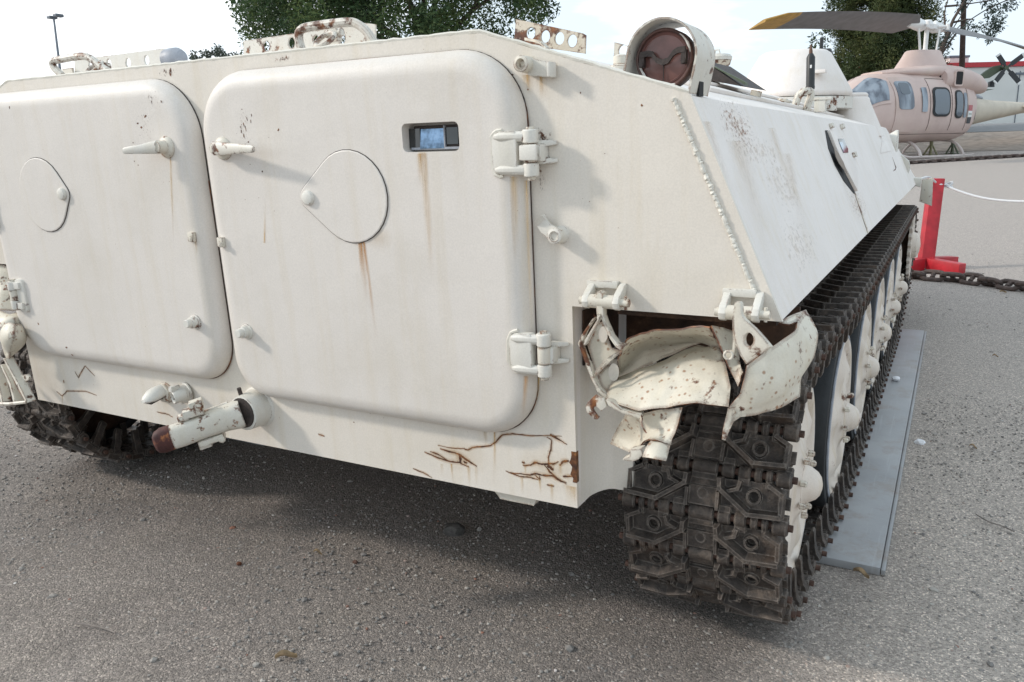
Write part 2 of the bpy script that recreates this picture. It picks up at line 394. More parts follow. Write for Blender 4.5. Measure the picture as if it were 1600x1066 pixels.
# gravel ground
g = G('compacted_gravel')
big = g.noise(0.35, 5, 0.6); mid = g.noise(4.0, 5, 0.6)
c = g.ramp(big, [(0.35, (0.245, 0.228, 0.216)), (0.65, (0.375, 0.346, 0.320))])
c = g.mix(g.ramp(mid, [(0.35, 0.0), (0.7, 0.55)]), c, (0.27, 0.245, 0.215))
c = g.mix(g.ramp(g.noise(1.3, 5, 0.65), [(0.46, 0.0), (0.66, 0.6)]), c, (0.195, 0.181, 0.173))
c = g.mix(g.ramp(g.noise(0.9, 6, 0.7), [(0.55, 0.0), (0.70, 0.55)]), c, (0.40, 0.365, 0.335))
sx = N(g.t, 'ShaderNodeSeparateXYZ'); g.L(g.pos, sx.inputs[0])
lot = g.ramp(g.math('ADD', g.math('MULTIPLY', g.math('SUBTRACT', sx.outputs[1], 1.5), 0.16), g.math('MULTIPLY', g.noise(0.8, 4), 0.25)), [(0.05, 0.0), (0.9, 1.0)])    # paler ground beyond the vehicle
soil_lift = g.ramp(g.math('ADD', g.math('MULTIPLY', g.math('SUBTRACT', sx.outputs[0], 1.4), 0.9), g.math('MULTIPLY', g.noise(1.7, 4), 0.4)), [(0.1, 0.0), (0.6, 1.0)])    # browner soil on the right, its colour lightened to offset the vehicle's shadow
c = g.mix(soil_lift, c, (0.58, 0.53, 0.48)); c = g.mix(lot, c, (0.46, 0.43, 0.405))
vc = N(g.t, 'ShaderNodeTexVoronoi'); vc.inputs['Scale'].default_value = 210; g.L(g.pos, vc.inputs['Vector'])
hs = N(g.t, 'ShaderNodeSeparateColor'); g.L(vc.outputs['Color'], hs.inputs[0])
grain = g.ramp(hs.outputs[0], [(0.0, (0.58, 0.56, 0.55)), (0.45, (0.92, 0.88, 0.86)), (0.86, (1.14, 1.09, 1.06)), (0.96, (1.8, 1.7, 1.62))])
c = g.mix(1.0, c, grain, 'MULTIPLY')
c = g.mix(g.ramp(g.noise(420, 3), [(0.45, 0.0), (0.7, 0.45)]), c, (0.14, 0.128, 0.12))
h = g.math('ADD', g.math('MULTIPLY', vc.outputs['Distance'], -0.9), g.noise(330, 3))
nb = g.bump(h, 0.006, 0.7, g.bump(g.noise(36, 5, 0.65), 0.02, 0.55))
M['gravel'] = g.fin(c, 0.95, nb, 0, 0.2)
g = G('stone_mix')
oi = N(g.t, 'ShaderNodeAttribute'); oi.attribute_name = 'tone'; oi.attribute_type = 'GEOMETRY'
M['stone'] = g.fin(g.ramp(oi.outputs['Fac'], [(0.0, (0.12, 0.115, 0.115)), (0.35, (0.25, 0.235, 0.22)), (0.62, (0.36, 0.33, 0.30)), (0.86, (0.50, 0.47, 0.43)), (0.94, (0.26, 0.12, 0.08)), (1.0, (0.66, 0.64, 0.62))]), 0.9, g.bump(g.noise(300, 3), 0.002, 0.5), 0, 0.3)
M['bank'] = simple('brown_bank_soil', (0.27, 0.225, 0.19), 0.95, 0, 0.3, 3, 0.03)
M['road'] = simple('grey_road', (0.21, 0.21, 0.215), 0.9, 0, 0.12, 3, 0.01)
# stains that lie on the paint (flat marks with their own outline)
def stain(name, mode, col, strength=1.0):
    g = G(name); uv = N(g.t, 'ShaderNodeUVMap'); sp = N(g.t, 'ShaderNodeSeparateXYZ'); g.L(uv.outputs[0], sp.inputs[0])
    u, v = sp.outputs[0], sp.outputs[1]
    if mode == 'streak':
        cu = g.math('SUBTRACT', 1.0, g.math('ABSOLUTE', g.math('SUBTRACT', g.math('MULTIPLY', u, 2.0), 1.0)), True)
        cu = g.math('POWER', cu, 1.4)
        wob = g.ramp(g.noise(1.0, 5, 0.6, g.mapv(g.pos, (140, 140, 6))), [(0.3, 0.15), (0.62, 1.0)])
        a = g.math('MULTIPLY', g.math('MULTIPLY', cu, g.math('POWER', v, 1.3)), wob)
    elif mode == 'band':
        cu = g.math('SUBTRACT', 1.0, g.math('ABSOLUTE', g.math('SUBTRACT', g.math('MULTIPLY', v, 2.0), 1.0)), True)
        a = g.math('MULTIPLY', g.math('POWER', cu, 1.3), g.ramp(g.noise(40, 4), [(0.3, 0.2), (0.6, 1.0)]))
    elif mode == 'fine2':
        rr = N(g.t, 'ShaderNodeVectorMath', operation='DISTANCE'); g.L(uv.outputs[0], rr.inputs[0]); rr.inputs[1].default_value = (0.5, 0.5, 0)
        k = g.math('ADD', g.noise(1.0, 8, 0.8, g.mapv(g.pos, (200, 70, 90))), g.ramp(rr.outputs['Value'], [(0.0, 0.12), (0.5, 0.0)]))
        a = g.math('MULTIPLY', g.ramp(k, [(0.60, 0.0), (0.70, 1.0)]), g.ramp(rr.outputs['Value'], [(0.25, 1.0), (0.5, 0.0)]))
    elif mode == 'fine':
        rr = N(g.t, 'ShaderNodeVectorMath', operation='DISTANCE'); g.L(uv.outputs[0], rr.inputs[0]); rr.inputs[1].default_value = (0.5, 0.5, 0)
        k = g.math('ADD', g.noise(1.0, 6, 0.75, g.mapv(g.pos, (330, 330, 120))), g.ramp(rr.outputs['Value'], [(0.0, 0.09), (0.5, 0.0)]))
        a = g.math('MULTIPLY', g.ramp(k, [(0.665, 0.0), (0.71, 1.0)]), g.ramp(rr.outputs['Value'], [(0.3, 1.0), (0.5, 0.0)]))
    elif mode == 'speckle':
        rr = N(g.t, 'ShaderNodeVectorMath', operation='DISTANCE'); g.L(uv.outputs[0], rr.inputs[0]); rr.inputs[1].default_value = (0.5, 0.5, 0)
        fall = g.ramp(rr.outputs['Value'], [(0.1, 0.16), (0.5, -0.0)])
        k = g.math('ADD', g.noise(1.0, 7, 0.75, g.mapv(g.pos, (95, 42, 60))), fall)
        a = g.ramp(k, [(0.64, 0.0), (0.72, 1.0)])
        a = g.math('MULTIPLY', a, g.ramp(rr.outputs['Value'], [(0.3, 1.0), (0.5, 0.0)]))
    else:
        rr = N(g.t, 'ShaderNodeVectorMath', operation='DISTANCE'); g.L(uv.outputs[0], rr.inputs[0]); rr.inputs[1].default_value = (0.5, 0.5, 0)
        a = g.math('MULTIPLY', g.ramp(rr.outputs['Value'], [(0.0, 0.8), (0.5, 0.0)]), g.noise(30, 4))
    a = g.math('MULTIPLY', a, strength, True)
    g.fin(col if col else rustcol(g), 0.8)
    tr = N(g.t, 'ShaderNodeBsdfTransparent'); mxs = N(g.t, 'ShaderNodeMixShader')
    g.L(a, mxs.inputs[0]); g.L(tr.outputs[0], mxs.inputs[1]); g.L(g.b.outputs[0], mxs.inputs[2]); g.L(mxs.outputs[0], g.out.inputs[0]); return g.m
M['streak'] = stain('rust_streak', 'streak', (0.52, 0.25, 0.065), 1.0)
M['streaklight'] = stain('pale_rust_streak', 'streak', (0.58, 0.37, 0.14), 0.8)
M['streakfaint'] = stain('faint_rust_streak', 'streak', (0.62, 0.46, 0.30), 0.35)
M['crackhalo'] = stain('crack_bleed', 'band', (0.50, 0.26, 0.08), 0.6)
M['speck'] = stain('rust_specks', 'speckle', None, 1.0)
M['specksoft'] = stain('soft_rust_specks', 'fine2', (0.40, 0.21, 0.11), 0.6)
M['speckfine'] = stain('fine_rust_specks', 'fine', None, 0.9)
M['specklight'] = stain('pale_rust_specks', 'speckle', (0.52, 0.36, 0.22), 0.18)
M['halo'] = stain('rust_halo', 'halo', (0.56, 0.40, 0.20), 0.45)
g = G('chipped_rust'); M['crack'] = g.fin(g.ramp(g.noise(70, 4), [(0.35, (0.05, 0.022, 0.014)), (0.55, (0.14, 0.055, 0.022)), (0.72, (0.34, 0.15, 0.05))]), 0.85)
def quad(name, mat, pts, parent):                          # flat mark with UVs, pts: BL, BR, TR, TL
    o_ = sum((Vector(p) for p in pts), Vector()) / 4
    me = bpy.data.meshes.new(name); me.from_pydata([Vector(p) - o_ for p in pts], [], [(0,1,2,3)])
    uv = me.uv_layers.new(name='UVMap')
    for i, c in enumerate(((0,0),(1,0),(1,1),(0,1))): uv.data[i].uv = c
    me.materials.append(mat); o = bpy.data.objects.new(name, me); C.objects.link(o); WORLD[o.name] = o_
    o.parent = parent; o.location = o_ - WORLD[parent.name]; return o
# ------------------------------------------------------------------ setting: ground
YS = sorted(set([-60, -20, -8, -4] + [-3 + 0.5*i for i in range(26)] + [9, 9.5] + list(range(10, 66, 2)) + [33, 62, 80, 110, 160, 260, 420]))
XS = sorted(set([-420, -200, -100, -60, -40, -25, -15, -10] + [-6 + 0.75*i for i in range(17)] + [8, 12, 18, 25, 40, 60, 100, 200, 420]))
b = B(); b.sheet([[(x, y, gz(y) + (0.012*noise.noise(Vector((x*.9, y*.9, 0))) if abs(x) < 8 and -3 < y < 9 else 0)) for x in XS] for y in YS])
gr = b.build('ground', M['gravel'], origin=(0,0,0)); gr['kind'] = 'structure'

# ------------------------------------------------------------------ the tracked vehicle
V = thing('armoured_vehicle', (0, 2.9, ZG), 'cream tracked armoured personnel carrier seen from its rear doors, streaked with rust', 'armoured vehicle')
XB, XS_, ZS = 1.047, 1.488, 0.887                          # tub half width, sponson half width, sponson underside
SEC = [(-XB, .40), (XB, .40), (XB, ZS), (XS_, ZS), (1.301, 1.315), (.845, 1.461), (-.845, 1.461), (-1.301, 1.315), (-XS_, ZS), (-XB, ZS)]
YF = {.40: 5.2, ZS: 6.0, 1.315: 4.75, 1.461: 4.45}
b = B()
r0 = [Vector((x, TILT*(z-.4) + .012, z)) for x, z in SEC]; r1 = [Vector((x, YF[z], z)) for x, z in SEC]
n_ = len(SEC)
R = [[b.v(p) for p in r] for r in (r0, r1)]
for i in range(n_):
    j = (i+1) % n_; b.face([R[0][i], R[0][j], R[1][j], R[1][i]])
for r in R:
    b.face([r[0], r[1], r[2], r[9]]); b.face([r[2], r[3], r[4], r[7], r[8], r[9]]); b.face([r[4], r[5], r[6], r[7]])
hull = b.build('hull', M['side'], V, ang=12)
# rear plate, 12 mm proud of the hull's end
b = B()
b.prism([RP(x, -.012, z) for x, z in ((-XB, .40), (XB, .40), (XB, ZS), (XS_+.003, ZS), (1.304, 1.318), (.846, 1.466), (-.846, 1.466), (-1.304, 1.318), (-XS_-.003, ZS), (-XB, ZS))], (0, -.012, 0))
bm = b.bm
rear = b.build('rear_plate', M['paint'], V, ang=20)
# plate edge lip along the roof line and weld beads
b = B()
def wobble(p0, p1, n, amp):
    return [Vector(p0).lerp(Vector(p1), i/n) + Vector((rnd.uniform(-amp, amp), rnd.uniform(-amp, amp), rnd.uniform(-amp, amp))) for i in range(n+1)]
pl = wobble(RP(-1.30, -.004, 1.322), RP(-.85, -.004, 1.469), 30, .0007)[:-1] + wobble(RP(-.85, -.004, 1.469), RP(.85, -.004, 1.469), 90, .0008) + wobble(RP(.85, -.004, 1.469), RP(1.30, -.004, 1.322), 30, .0009)[1:]
b.tube(pl, [.0048 + rnd.uniform(-.0007, .0007) for _ in pl], 6)
b.build('roof_weld', M['weld'], V)
b = B()
p0, p1 = RP(1.272, .002, 1.312), RP(1.452, .002, .91)
pl = wobble(p0, p1, 150, .0012)
b.tube(pl, [.0048 + .0018*noise.noise(Vector((i_*.33,0,3))) + rnd.uniform(-.0006,.0006) for i_ in range(len(pl))], 7)
b.build('corner_weld', M['weld'], V)
# housing beside the tub and inner wall of the wheel arch
b = B()
arc = [(1.047 + .045*(1-math.cos(a)), .02 + .11*math.sin(a)) for a in [PI/2*i/8 for i in range(9)]]
prof = [(1.0, .02)] + arc + [(1.135, .132), (1.135, .30), (1.0, .30)]
b.prism([(x, y, .405) for x, y in prof], (0, 0, .33)); b.build('track_guard_wall', M['paint'], V, ang=30)
b = B(); b.prism([(-x, y, .405) for x, y in prof], (0, 0, .33)); b.build('track_guard_wall', M['paint'], V, ang=30)
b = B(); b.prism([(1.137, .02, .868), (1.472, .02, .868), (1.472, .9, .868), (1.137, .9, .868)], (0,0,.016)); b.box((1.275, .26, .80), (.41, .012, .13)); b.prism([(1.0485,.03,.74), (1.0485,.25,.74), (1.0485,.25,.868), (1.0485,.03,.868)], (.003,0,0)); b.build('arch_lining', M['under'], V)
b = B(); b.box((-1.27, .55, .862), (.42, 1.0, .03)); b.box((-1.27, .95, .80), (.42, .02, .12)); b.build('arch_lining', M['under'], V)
b = B(); q = rp((800, 785)); b.prism([RP(rp((762,772))[0], -.02, .40), RP(rp((835,795))[0], -.02, .40), RP(rp((828,795))[0], -.02, .372), RP(rp((775,778))[0], -.02, .372)], (0, .12, 0)); b.build('belly_bracket', M['fitr'], V)
# rust eaten corner
quadpts = None

# --- doors
def door(outline, holes, name):
    b = B()
    cx = sum(p[0] for p in outline)/len(outline); cz = sum(p[1] for p in outline)/len(outline)
    xs = [p[0] for p in outline]; zs = [p[1] for p in outline]
    x0, x1, z0, z1 = min(xs), max(xs), min(zs), max(zs)
    def inset(d):
        rad = [max(r-d, .02) for r in DR]
        return rrect(x0+d, x1-d, z0+d, z1-d, rad, 12)
    prof = [(0.0, .0025), (0.0, .012), (.004, .022), (.012, .032), (.022, .0395), (.035, .0445), (.050, .047), (.058, .0475), (.068, .0475)]
    rings = []
    for d, o in [(q[0]*.82, q[1]) for q in prof]: rings.append([b.v(RP(x, o, z)) for x, z in inset(d)])
    n = len(rings[0])
    for a, c in zip(rings, rings[1:]):
        for i in range(n):
            j = (i+1) % n; b.face([a[i], a[j], c[j], c[i]])
    b.face(rings[0][::-1])
    es = []
    last = rings[-1]
    for i in range(n):
        e = b.bm.edges.get((last[i], last[(i+1) % n])); es.append(e)
    walls = []
    for lp in holes:
        vv = [b.v(RP(x, .0475, z)) for x, z in lp]; es += [b.bm.edges.new((vv[i], vv[(i+1) % len(vv)])) for i in range(len(vv))]
        walls.append(vv)
    if holes: bmesh.ops.triangle_fill(b.bm, edges=es, use_beauty=True)
    else: b.face(last)
    for vv, lp in zip(walls, holes):
        w2 = [b.v(RP(x, .005, z)) for x, z in lp]
        for i in range(len(vv)):
            j = (i+1) % len(vv); b.face([vv[i], vv[j], w2[j], w2[i]])
        b.face(w2)
    return b.build(name, M['door'], V, ang=40)
def rect_of(pxs, off):
    ps = [rp(q, off) for q in pxs]; return ps
win = [rp(q, .0475) for q in ((627,193), (716,190), (718,236), (630,238))]
wx0, wx1 = (win[0][0]+win[3][0])/2, (win[1][0]+win[2][0])/2; wz1, wz0 = (win[0][1]+win[1][1])/2, (win[2][1]+win[3][1])/2
DR = [.14, .155, .16, .12]
doorR = door(rrect(.008, .957, .562, 1.434, .1), [rrect(wx0, wx1, wz0, wz1, .012, 4)], 'rear_door')
DR = [.13, .16, .15, .16]
doorL = door(rrect(-1.012, -.022, .585, 1.434, .1), [], 'rear_door')
# rubber seal seen in the gap round each door
for (a, c, z0, z1, DRR) in ((.008, .957, .562, 1.434, [.14,.155,.16,.12]), (-1.012, -.022, .585, 1.434, [.13,.16,.15,.16])):
    b = B(); o_ = rrect(a-.0006, c+.0014, z0-.001, z1+.0006, DRR, 10)
    b.prism([RP(x, .0008, z) for x, z in o_], (0, -.003, 0)); b.build('door_seal', M['darkiron'], doorR if a > 0 else doorL)
# --- vision block
b = B(); b.box(RP((wx0+wx1)/2 + .004, .012, (wz0+wz1)/2), ((wx1-wx0)*.92, .010, (wz1-wz0)*.84)); vb = b.build('vision_block', M['darkiron'], doorR, bevel=.003)
wz = (wz0+wz1)/2
def vpx(px): return rp((px, 215), .02)[0]
b = B(); b.box(RP((vpx(640)+vpx(657))/2, .020, wz-.001), (vpx(657)-vpx(640), .004, .042)); b.build('glass_pane', M['prism'], vb)
b = B(); b.box(RP((vpx(658)+vpx(695))/2, .021, wz-.003), (vpx(695)-vpx(658), .004, .043), Matrix.Rotation(math.radians(-9), 3, 'X')); b.build('mirror_pane', M['mirror'], vb)
b = B(); b.box(RP((vpx(697)+vpx(716))/2, .019, wz+.002), (vpx(716)-vpx(697), .004, .036)); b.build('glass_pane', M['prism'], vb)
b = B(); b.box(RP(vpx(696), .022, wz), (.003, .006, .05)); b.box(RP(vpx(638), .018, wz), (.004, .012, .05)); b.box(RP(wx0+.5*(wx1-wx0), .02, wz0+.007), ((wx1-wx0)*.9, .012, .005)); b.build('pane_frame', M['grey'], vb)

# --- teardrop firing port covers
def teardrop(c, R, p, r, n=22):
    c, p = Vector(c), Vector(p); d = p - c; D = d.length; base = math.atan2(d.y, d.x); al = math.acos((R - r)/D)
    out = [c + Vector((math.cos(base+a), math.sin(base+a)))*R for a in [al + (2*PI-2*al)*i/n for i in range(n+1)]]
    out += [p + Vector((math.cos(base+a), math.sin(base+a)))*r for a in [-al + 2*al*i/8 for i in range(9)]]
    return [tuple(q) for q in out]
def port(cpx, epx, ppx, parent, mk):
    o = .0475
    c = Vector(rp(cpx, o)); e = Vector(rp(epx, o)); p = Vector(rp(ppx, o)); R = (e-c).length
    def ring(dd): return teardrop(c, R+dd, p, .028+dd)
    b = B(); b.prism([RP(x, o+.0003, z) for x, z in ring(.0014)], (0, -.0012, 0)); g_ = b.build('port_gap', M['darkiron'], parent)
    b = B(); b.rings([[RP(x, o+.0006, z) for x, z in ring(-.0005)], [RP(x, o+.0034, z) for x, z in ring(-.0005)], [RP(x, o+.0044, z) for x, z in ring(-.003)]])
    pc = b.build('firing_port_cover', M['door'], parent, ang=8)
    b = B(); b.lathe(RP(p.x, o+.003, p.y), (0,-1,0), [(.0185,0), (.0185,.006), (.016,.010), (.009,.0125)], 18); b.build('pivot_bolt', M['fit'], pc)
    if False:                                                  # faint raised casting figures, too worn to read
        b = B()
        for i, x in enumerate((.045, .062, .082, .102)):
            for k in range(5 if i % 2 else 4):
                if rnd.random() < .85: b.box(RP(c.x - .035 + x, o+.0046, c.y + .02 - k*.011), (.005, .001, .0055), Matrix.Rotation(rnd.uniform(-.5,.5), 3, 'Y'))
        b.build('casting_mark', M['door'], pc)
    return pc
port((548,308), (606,308), (484,309), doorR, True)
port((68,305), (34,305), (100,303), doorL, False)

# --- door handles
def handle(hub, tip, parent, mat):
    o = .0475; h = Vector(rp(hub, o)); t = Vector(rp(tip, o+.055)); 
    b = B(); b.lathe(RP(h.x, o-.002, h.y), (0,-1,0), [(.030,0), (.029,.006), (.024,.010), (.017,.012), (.0165,.03), (.014,.036)], 20); hd = b.build('door_handle', M['fitr'], parent, bevel=.001)
    a = RP(h.x, o+.026, h.y); c = RP(t.x, o+.062, t.y); d = (c-a)
    rs = []
    for s_, wd, th in ((0, .017, .012), (.12, .016, .011), (.5, .0125, .008), (.95, .0085, .0055), (1, .006, .004)):
        p = a + d*s_; rs.append([p + Vector((0, y*th, z*wd)) for y, z in ((-1,-.6), (-.6,-1), (.6,-1), (1,-.6), (1,.6), (.6,1), (-.6,1), (-1,.6))])
    b = B(); b.rings(rs); b.build('lever', mat, hd)
handle((349,232), (400,233), doorR, M['hook']); handle((261,230), (197,236), doorL, M['fit'])

# rust bleeding from the door's lower corner and upper lip
def lip(x0, x1, z0, z1, rad, a, e, par):
    L = rrect(x0-.001, x1+.0015, z0-.0015, z1+.001, rad, 12); L = [L[i % len(L)] for i in range(a, e)]
    b = B(); P = [RP(x, .0045, z) for x, z in L]; P2 = []
    for p, q in zip(P, P[1:]):
        for k in range(5): P2.append(p.lerp(q, k/5))
    b.tube(P2, [max(.0004, .0017*(noise.noise(p*23)+.25)) for p in P2], 5); b.build('lip_rust', M['rust'], par)
lip(.008, .957, .562, 1.434, [.14,.155,.16,.12], -4, 16, doorR); lip(.008, .957, .562, 1.434, [.14,.155,.16,.12], 24, 41, doorR); lip(-1.012, -.022, .585, 1.434, [.13,.16,.15,.16], -4, 14, doorL)
# --- small fittings on the doors
def stud(q, parent, o=.0475, r=.017):
    c = rp(q, o); b = B()
    b.lathe(RP(c[0], o-.001, c[1]), (0,-1,0), [(r*1.35,0), (r*1.3,.004), (r*1.0,.006), (r*.95,.02), (r*.72,.021), (r*.7,.034), (r*.6,.036)], 16); b.build('door_stud', M['fit'], parent)
stud((306,503), doorL); stud((386,518), doorR)
for q, par in (((303,370), doorL), ((349,378), doorR)):
    c = rp(q, .045); b = B(); b.box(RP(c[0], .052, c[1]), (.022, .012, .026)); b.box(RP(c[0]+.004, .060, c[1]-.006), (.010, .010, .014)); b.build('door_clip', M['fitr'], par, bevel=.003)

# --- hinges
def hinge(px0, px1, py0, py1, bx, by0, by1, parent, cap):
    o = .040
    x0, z1 = rp((px0, (py0+py1)/2), o)[0], rp((bx, py0), o)[1]; z0 = rp((bx, py1), o)[1]; x1 = rp((px1, (py0+py1)/2), o)[0]
    zt, zb = rp((bx, by0), .04)[1], rp((bx, by1), .04)[1]; xb = rp((bx, (by0+by1)/2), .042)[0]
    b = B(); b.prism([RP(x, .030, z) for x, z in rrect(x0, x1, z0, z1, [.006, .006, .022, .022], 4)], (0, -.026, 0)); hp = b.build('hinge', M['fit'], parent, bevel=.003)
    b = B()                                                 # weld bead round the door leaf
    bead = [RP(x, .0485, z) for x, z in rrect(x0-.003, x1+.02, z0-.004, z1+.004, [.006,.006,.025,.025], 4)]; bead = bead[14:] if False else bead
    b.tube([p + Vector((rnd.uniform(-.0025,.0025), rnd.uniform(-.001,.001), rnd.uniform(-.0025,.0025))) for p in bead[10:24]], [rnd.uniform(.003,.007) for _ in bead[10:24]], 6)
    b.build('hinge_weld', M['weld'], hp)
    H = zt - zb; r = .0165
    for za, zc in ((zt-.29*H, zt), (zb, zb+.29*H)):         # two arms of the door leaf
        b = B(); b.lathe(RP(xb, .041, za), (0, TILT, 1), [(r*.9,0), (r,.002), (r,zc-za-.002), (r*.9,zc-za)], 18)
        zm = (za+zc)/2; hh = (zc-za)*.42
        rs = []
        for xx, oo, w_ in ((x0+.006, .050, hh*.55), (x0+.02, .053, hh*.8), (xb-.02, .048, hh*.9), (xb, .043, hh*.95)):
            rs.append([RP(xx, oo+.008*s_, zm+w_*t_) for s_, t_ in ((-1,-1), (.4,-1), (1,-.4), (1,.4), (.4,1), (-1,1))])
        b.rings(rs); b.build('hinge_arm', M['fit'], hp, bevel=.0015)
    b = B(); b.lathe(RP(xb, .041, zb+.31*H), (0, TILT, 1), [(r*.92,0), (r*.92,.38*H)], 18)
    b.cyl(RP(xb, .041, zb-.008), RP(xb, .041, zt+.005), .0085, n=12)
    b.build('hinge_knuckle', M['fitr'], hp, bevel=.001)
    b = B()                                                 # plate leaf with two pointed feet
    for zz in (zb+.30*H, zb+.68*H):
        b.rings([[RP(xb+.004, .004+.026*s_, zz-.005+.014*t_) for s_, t_ in ((0,0), (1,0), (1,1), (0,1))], [RP(xb+.024, .002+.014*s_, zz-.004+.012*t_) for s_, t_ in ((0,0), (1,0), (1,1), (0,1))], [RP(xb+.044, .001+.005*s_, zz-.001+.008*t_) for s_, t_ in ((0,0), (1,0), (1,1), (0,1))]])
    b.box(RP(xb+.012, .022, (zb+zt)/2), (.02, .04, .36*H))
    b.build('hinge_foot', M['fit'], hp, bevel=.003)
    if cap:
        b = B(); b.box(RP(xb+.003, .058, (zt+zb)/2+.001), (.040, .010, .33*H)); b.build('hinge_stop', M['fit'], hp, bevel=.004)
hinge(774, 812, 204, 272, 829, 202, 276, doorR, True)
hinge(801, 835, 522, 582, 850, 521, 588, doorR, False)
# left door's hinges stand on its far side
def hingeL(c):
    x, z = c; H = .10
    b = B(); b.prism([RP(xx, .030, zz) for xx, zz in rrect(x+.012, x+.055, z-.055, z+.055, .012, 4)], (0, -.026, 0)); hp = b.build('hinge', M['fit'], doorL, bevel=.003)
    for s_ in (-1, 1):
        b = B(); b.cyl(RP(x, .055, z+s_*.032-.014), RP(x, .055, z+s_*.032+.014), .017, n=18); b.box(RP(x+.02, .056, z+s_*.034), (.045, .016, .022)); b.build('hinge_arm', M['fit'], hp, bevel=.002)
    b = B(); b.cyl(RP(x, .055, z-.05), RP(x, .055, z+.054), .010, n=12); b.cyl(RP(x, .055, z-.017), RP(x, .055, z+.017), .0155, n=16); b.build('hinge_knuckle', M['fitr'], hp)
    b = B(); b.box(RP(x-.012, .022, z), (.02, .042, .032)); b.build('hinge_foot', M['fit'], hp, bevel=.003)
hingeL((rp((27,461), .05)[0]-.004, rp((27,461), .05)[1])); hingeL((-1.018, rp((2,330), .05)[1]))

# --- hold-open latch on the plate, and the bracket with a bush near the roof
o = 0
c = rp((867,369), .03); t = rp((846,340), .03)
b = B(); b.lathe(RP(c[0], 0, c[1]), (0,-1,0), [(.020,0), (.018,.008), (.018,.018), (.0165,.022), (.0165,.034), (.011,.036), (.009,.030)], 18); lt = b.build('door_latch', M['fit'], V)
a, e = Vector(c), Vector(t); d = (e-a); nrm = Vector((-d.y, d.x)).normalized()
pts = []
for s_, w_, bow in ((0,.018,0), (.25,.017,.004), (.55,.014,.010), (.85,.013,.010), (1.05,.011,.004)):
    q = a + d*s_ + nrm*bow; pts.append((q, w_))
b = B(); b.rings([[RP(*( (q+nrm*w_*k1).x, oo, (q+nrm*w_*k1).y)) for k1, oo in ((-1,.016), (1,.016), (1,.026 + (.012 if i > 3 else 0)), (-1,.026 + (.012 if i > 3 else 0)))] for i, (q, w_) in enumerate(pts)])
b.build('latch_lever', M['fit'], lt, bevel=.002)
c = rp((817,100), .03); e = rp((857,106), .03)
b = B(); b.lathe(RP(c[0], 0, c[1]), (0,-1,0), [(.017,0), (.017,.020), (.0165,.040), (.010,.042), (.0075,.030)], 18, True, True); br = b.build('bush_bracket', M['fitr'], V)
b = B(); b.prism([RP(c[0]+.004, .004, c[1]+.013), RP(c[0]+.004, .004, c[1]-.022), RP(e[0], .004, e[1]-.018), RP(e[0]+.001, .004, e[1]+.012)], (0, -.014, 0)); b.prism([RP(e[0]-.001, .004, e[1]+.012), RP(e[0]-.001, .004, e[1]-.018), RP(e[0]+.006, .004, e[1]-.018), RP(e[0]+.006, .004, e[1]+.012)], (0, -.034, 0)); b.build('bracket_tab', M['fit'], br, bevel=.003)

# --- lights and sockets low on the plate
c = rp((240,618), .04)
b = B(); b.lathe(RP(c[0]+.008, 0, c[1]), (0,-1,0), [(.034,0), (.034,.004), (.028,.006), (.028,.014), (.024,.016)], 20); cl = b.build('convoy_light', M['fitr'], V)
rs = []
for k, (s_, w_, h_) in enumerate(((0,.024,.026), (.02,.027,.028), (.036,.026,.026), (.050,.020,.018), (.060,.009,.007))):
    cc = RP(c[0]+.004-.25*s_, .012+s_, c[1]-.30*s_+.003); rs.append([cc + Vector((w_*math.cos(a), 0, h_*math.sin(a)*(1.0 if math.sin(a) > 0 else .45))) for a in [2*PI*i/18 for i in range(18)]])
b = B(); b.rings(rs); b.build('light_hood', M['fit'], cl)
b = B(); cc = RP(c[0]-.006, .055, c[1]-.018); b.box(cc + Vector((0,.018,.002)), (.036, .05, .004), Matrix.Rotation(.18, 3, 'X')); b.build('light_slot', M['darkiron'], cl)
c = rp((280,618), .03)
b = B(); b.lathe(RP(c[0], 0, c[1]), (-.25,-1,-.05), [(.034,0), (.034,.004), (.029,.006), (.029,.028), (.026,.030)], 22); so = b.build('trailer_socket', M['fit'], V)
c2 = rp((267,624), .06); ax = Vector((-.35,-1,-.15)).normalized()
b = B(); p_ = RP(c2[0]+.012, .034, c2[1]+.006); b.lathe(p_, ax, [(.0195,-.015), (.0195,.022), (.017,.024), (.015,.018), (.0149,.012)], 20); b.box(p_ + Vector((-.012,-.01,.024)), (.014,.03,.016)); sc = b.build('socket_body', M['fit'], so, bevel=.001)
b = B()
for dx, dz in ((0,0), (.006,.006), (-.006,.006), (.006,-.006), (-.006,-.006)): b.cyl(p_ + ax*.011 + Vector((dx,0,dz)), p_ + ax*.018 + Vector((dx,0,dz)), .0018, n=8)
b.build('socket_pin', M['darkiron'], sc)

# --- tow hook on its swivel base
c = rp((392,638), .03)
ax = Vector((-.10,-1,-.07)).normalized(); base = RP(c[0], -.002, c[1]-.004)
b = B(); b.lathe(base, (0,-1,TILT), [(.062,0), (.060,.004), (.055,.008), (.052,.040), (.050,.062), (.044,.064)], 28); tw = b.build('tow_hook', M['fit'], V)
b = B(); b.lathe(base + Vector((0,-.060,0)), (0,-1,0), [(.045,0), (.043,.008)], 24); b.build('hook_bush', M['darkiron'], tw)
b = B(); b.cyl(base + Vector((-.02,-.045,.045)), base + Vector((-.02,-.05,.066)), .006, n=10); b.build('grease_nipple', M['darkiron'], tw)
